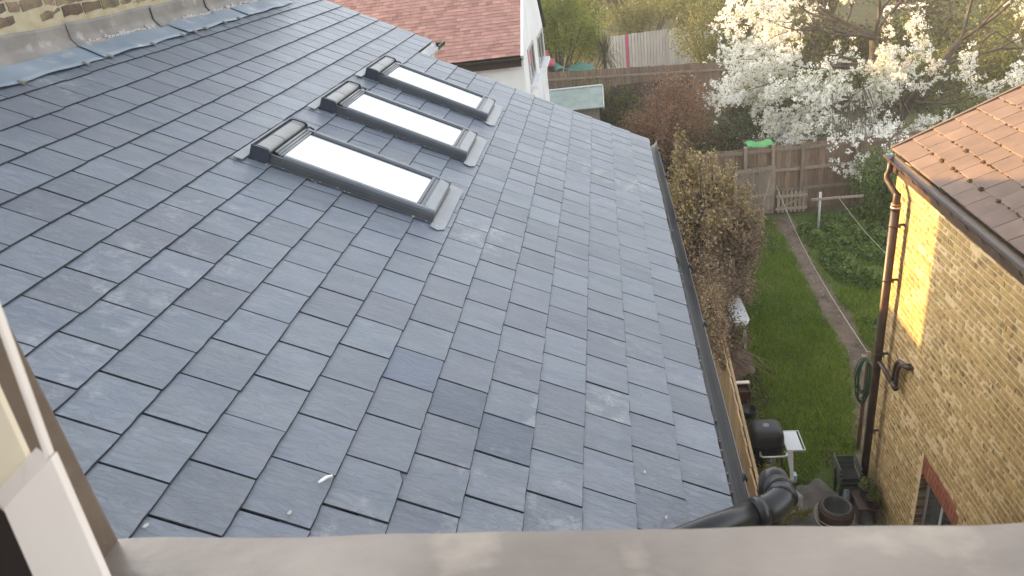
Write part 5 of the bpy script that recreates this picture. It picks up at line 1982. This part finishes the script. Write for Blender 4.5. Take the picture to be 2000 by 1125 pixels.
b.tube([(7.6, 5.0, G), (7.6, 5.0, -4.4)], 0.03, 8)
tag(b.build("line_post", "wood"), "wooden line post hidden behind the drainpipe", "post")
b = MB()
b.tube([(13.27, 3.42, G), (14.1, 3.6, -5.3), (14.95, 3.95, -4.75)], [0.026, 0.024, 0.02], 8)
tag(b.build("stick", "wood"), "long wooden stick leaning on the fence left of the gate", "stick")

# bright bits in the distance
b = MB()
b.grid(lambda u, v: (15.55 + v * 0.6, 3.42 + u * 0.72, -4.14 + 0.06 * math.sin(math.pi * v) + 0.03 * math.sin(u * 9) + 0.02 * math.sin(u * 17 + v * 5)), 12, 8)
o = b.build("tarp", "green_tarp")
o.modifiers.new("thick", 'SOLIDIFY').thickness = 0.02
tag(o, "bright green tarpaulin showing above the brown fence", "tarpaulin")
t = thing("sand_frame", "prop under the green tarpaulin behind the fence", "frame", (16.2, 3.8, G))
b = MB()
b.box((15.85, 3.4, G), (16.5, 4.2, -4.17))
b.build("crate", "board_dark", t)
t = thing("pink_lantern", "two round pink lanterns hanging by the white house corner", "lantern", (33.0, -3.35, -3.7))
for (y, z) in ((-3.42, -3.55), (-3.2, -3.95)):
    b = MB()
    b.lathe([(0.0001, -0.24), (0.14, -0.2), (0.24, 0.0), (0.14, 0.2), (0.0001, 0.24)], (32.0, y, z), 14)
    b.build("globe", "pink", t)
b = MB()
b.tube([(32.0, -3.42, -3.3), (32.3, -3.3, -2.6)], 0.012, 5)
b.build("string", "rope", t)
b = MB()
b.grid(lambda u, v: (30.5 + v * 1.0, -2.9 + u * 1.9, -4.15 + 0.22 * math.sin(u * 7 + v * 3) * (1 - u * 0.5) - 0.3 * u + 0.2 * v), 16, 6)
o = b.build("netting", "teal")
o.modifiers.new("thick", 'SOLIDIFY').thickness = 0.02
tag(o, "crumpled teal netting left of the cordyline", "netting")
b = MB()
b.box((32.6, 12.9, -3.4), (33.6, 14.6, -3.34))
for (x, y) in ((32.7, 13.0), (33.5, 13.0), (32.7, 14.5), (33.5, 14.5)):
    b.box((x - 0.05, y - 0.05, G), (x + 0.05, y + 0.05, -3.401))
tag(b.build("white_canopy", "white_paint"), "white garden canopy glimpsed behind the cherry branches", "canopy")

# scraps on the slates
b = MB()
mw = roof_mat(-3.412, -1.645, 0.02)
pts = [mw @ Vector(p) for p in ((-0.026, -0.012, 0.006), (-0.014, -0.004, 0.009), (0.004, 0.004, 0.009), (0.024, 0.020, 0.006))]
b.tube(pts, [0.004, 0.006, 0.006, 0.004], 8)
tag(b.build("paper_scrap", "white_scrap"), "curled white scrap lying on a near slate", "scrap")
for (x, v, lab) in ((-3.589, -1.699, "small pale flake on a slate near the sill"), (-3.025, -0.337, "tiny white flake near the eave beside the black pipe"), (-2.794, -0.416, "tiny white flake near the eave in front of the smeared slate"), (-3.796, -2.057, "tiny pale flake at the left end of the sill")):
    b = MB()
    mw = roof_mat(x, v, 0.0185)
    b.prism([(-0.010, -0.006, 0), (0.004, -0.004, 0), (0.011, 0.002, 0), (0.003, 0.006, 0), (-0.008, 0.004, 0)], (0, 0, 0.0025), mat=mw)
    tag(b.build("paint_flake", "mortar_smear"), lab, "flake")
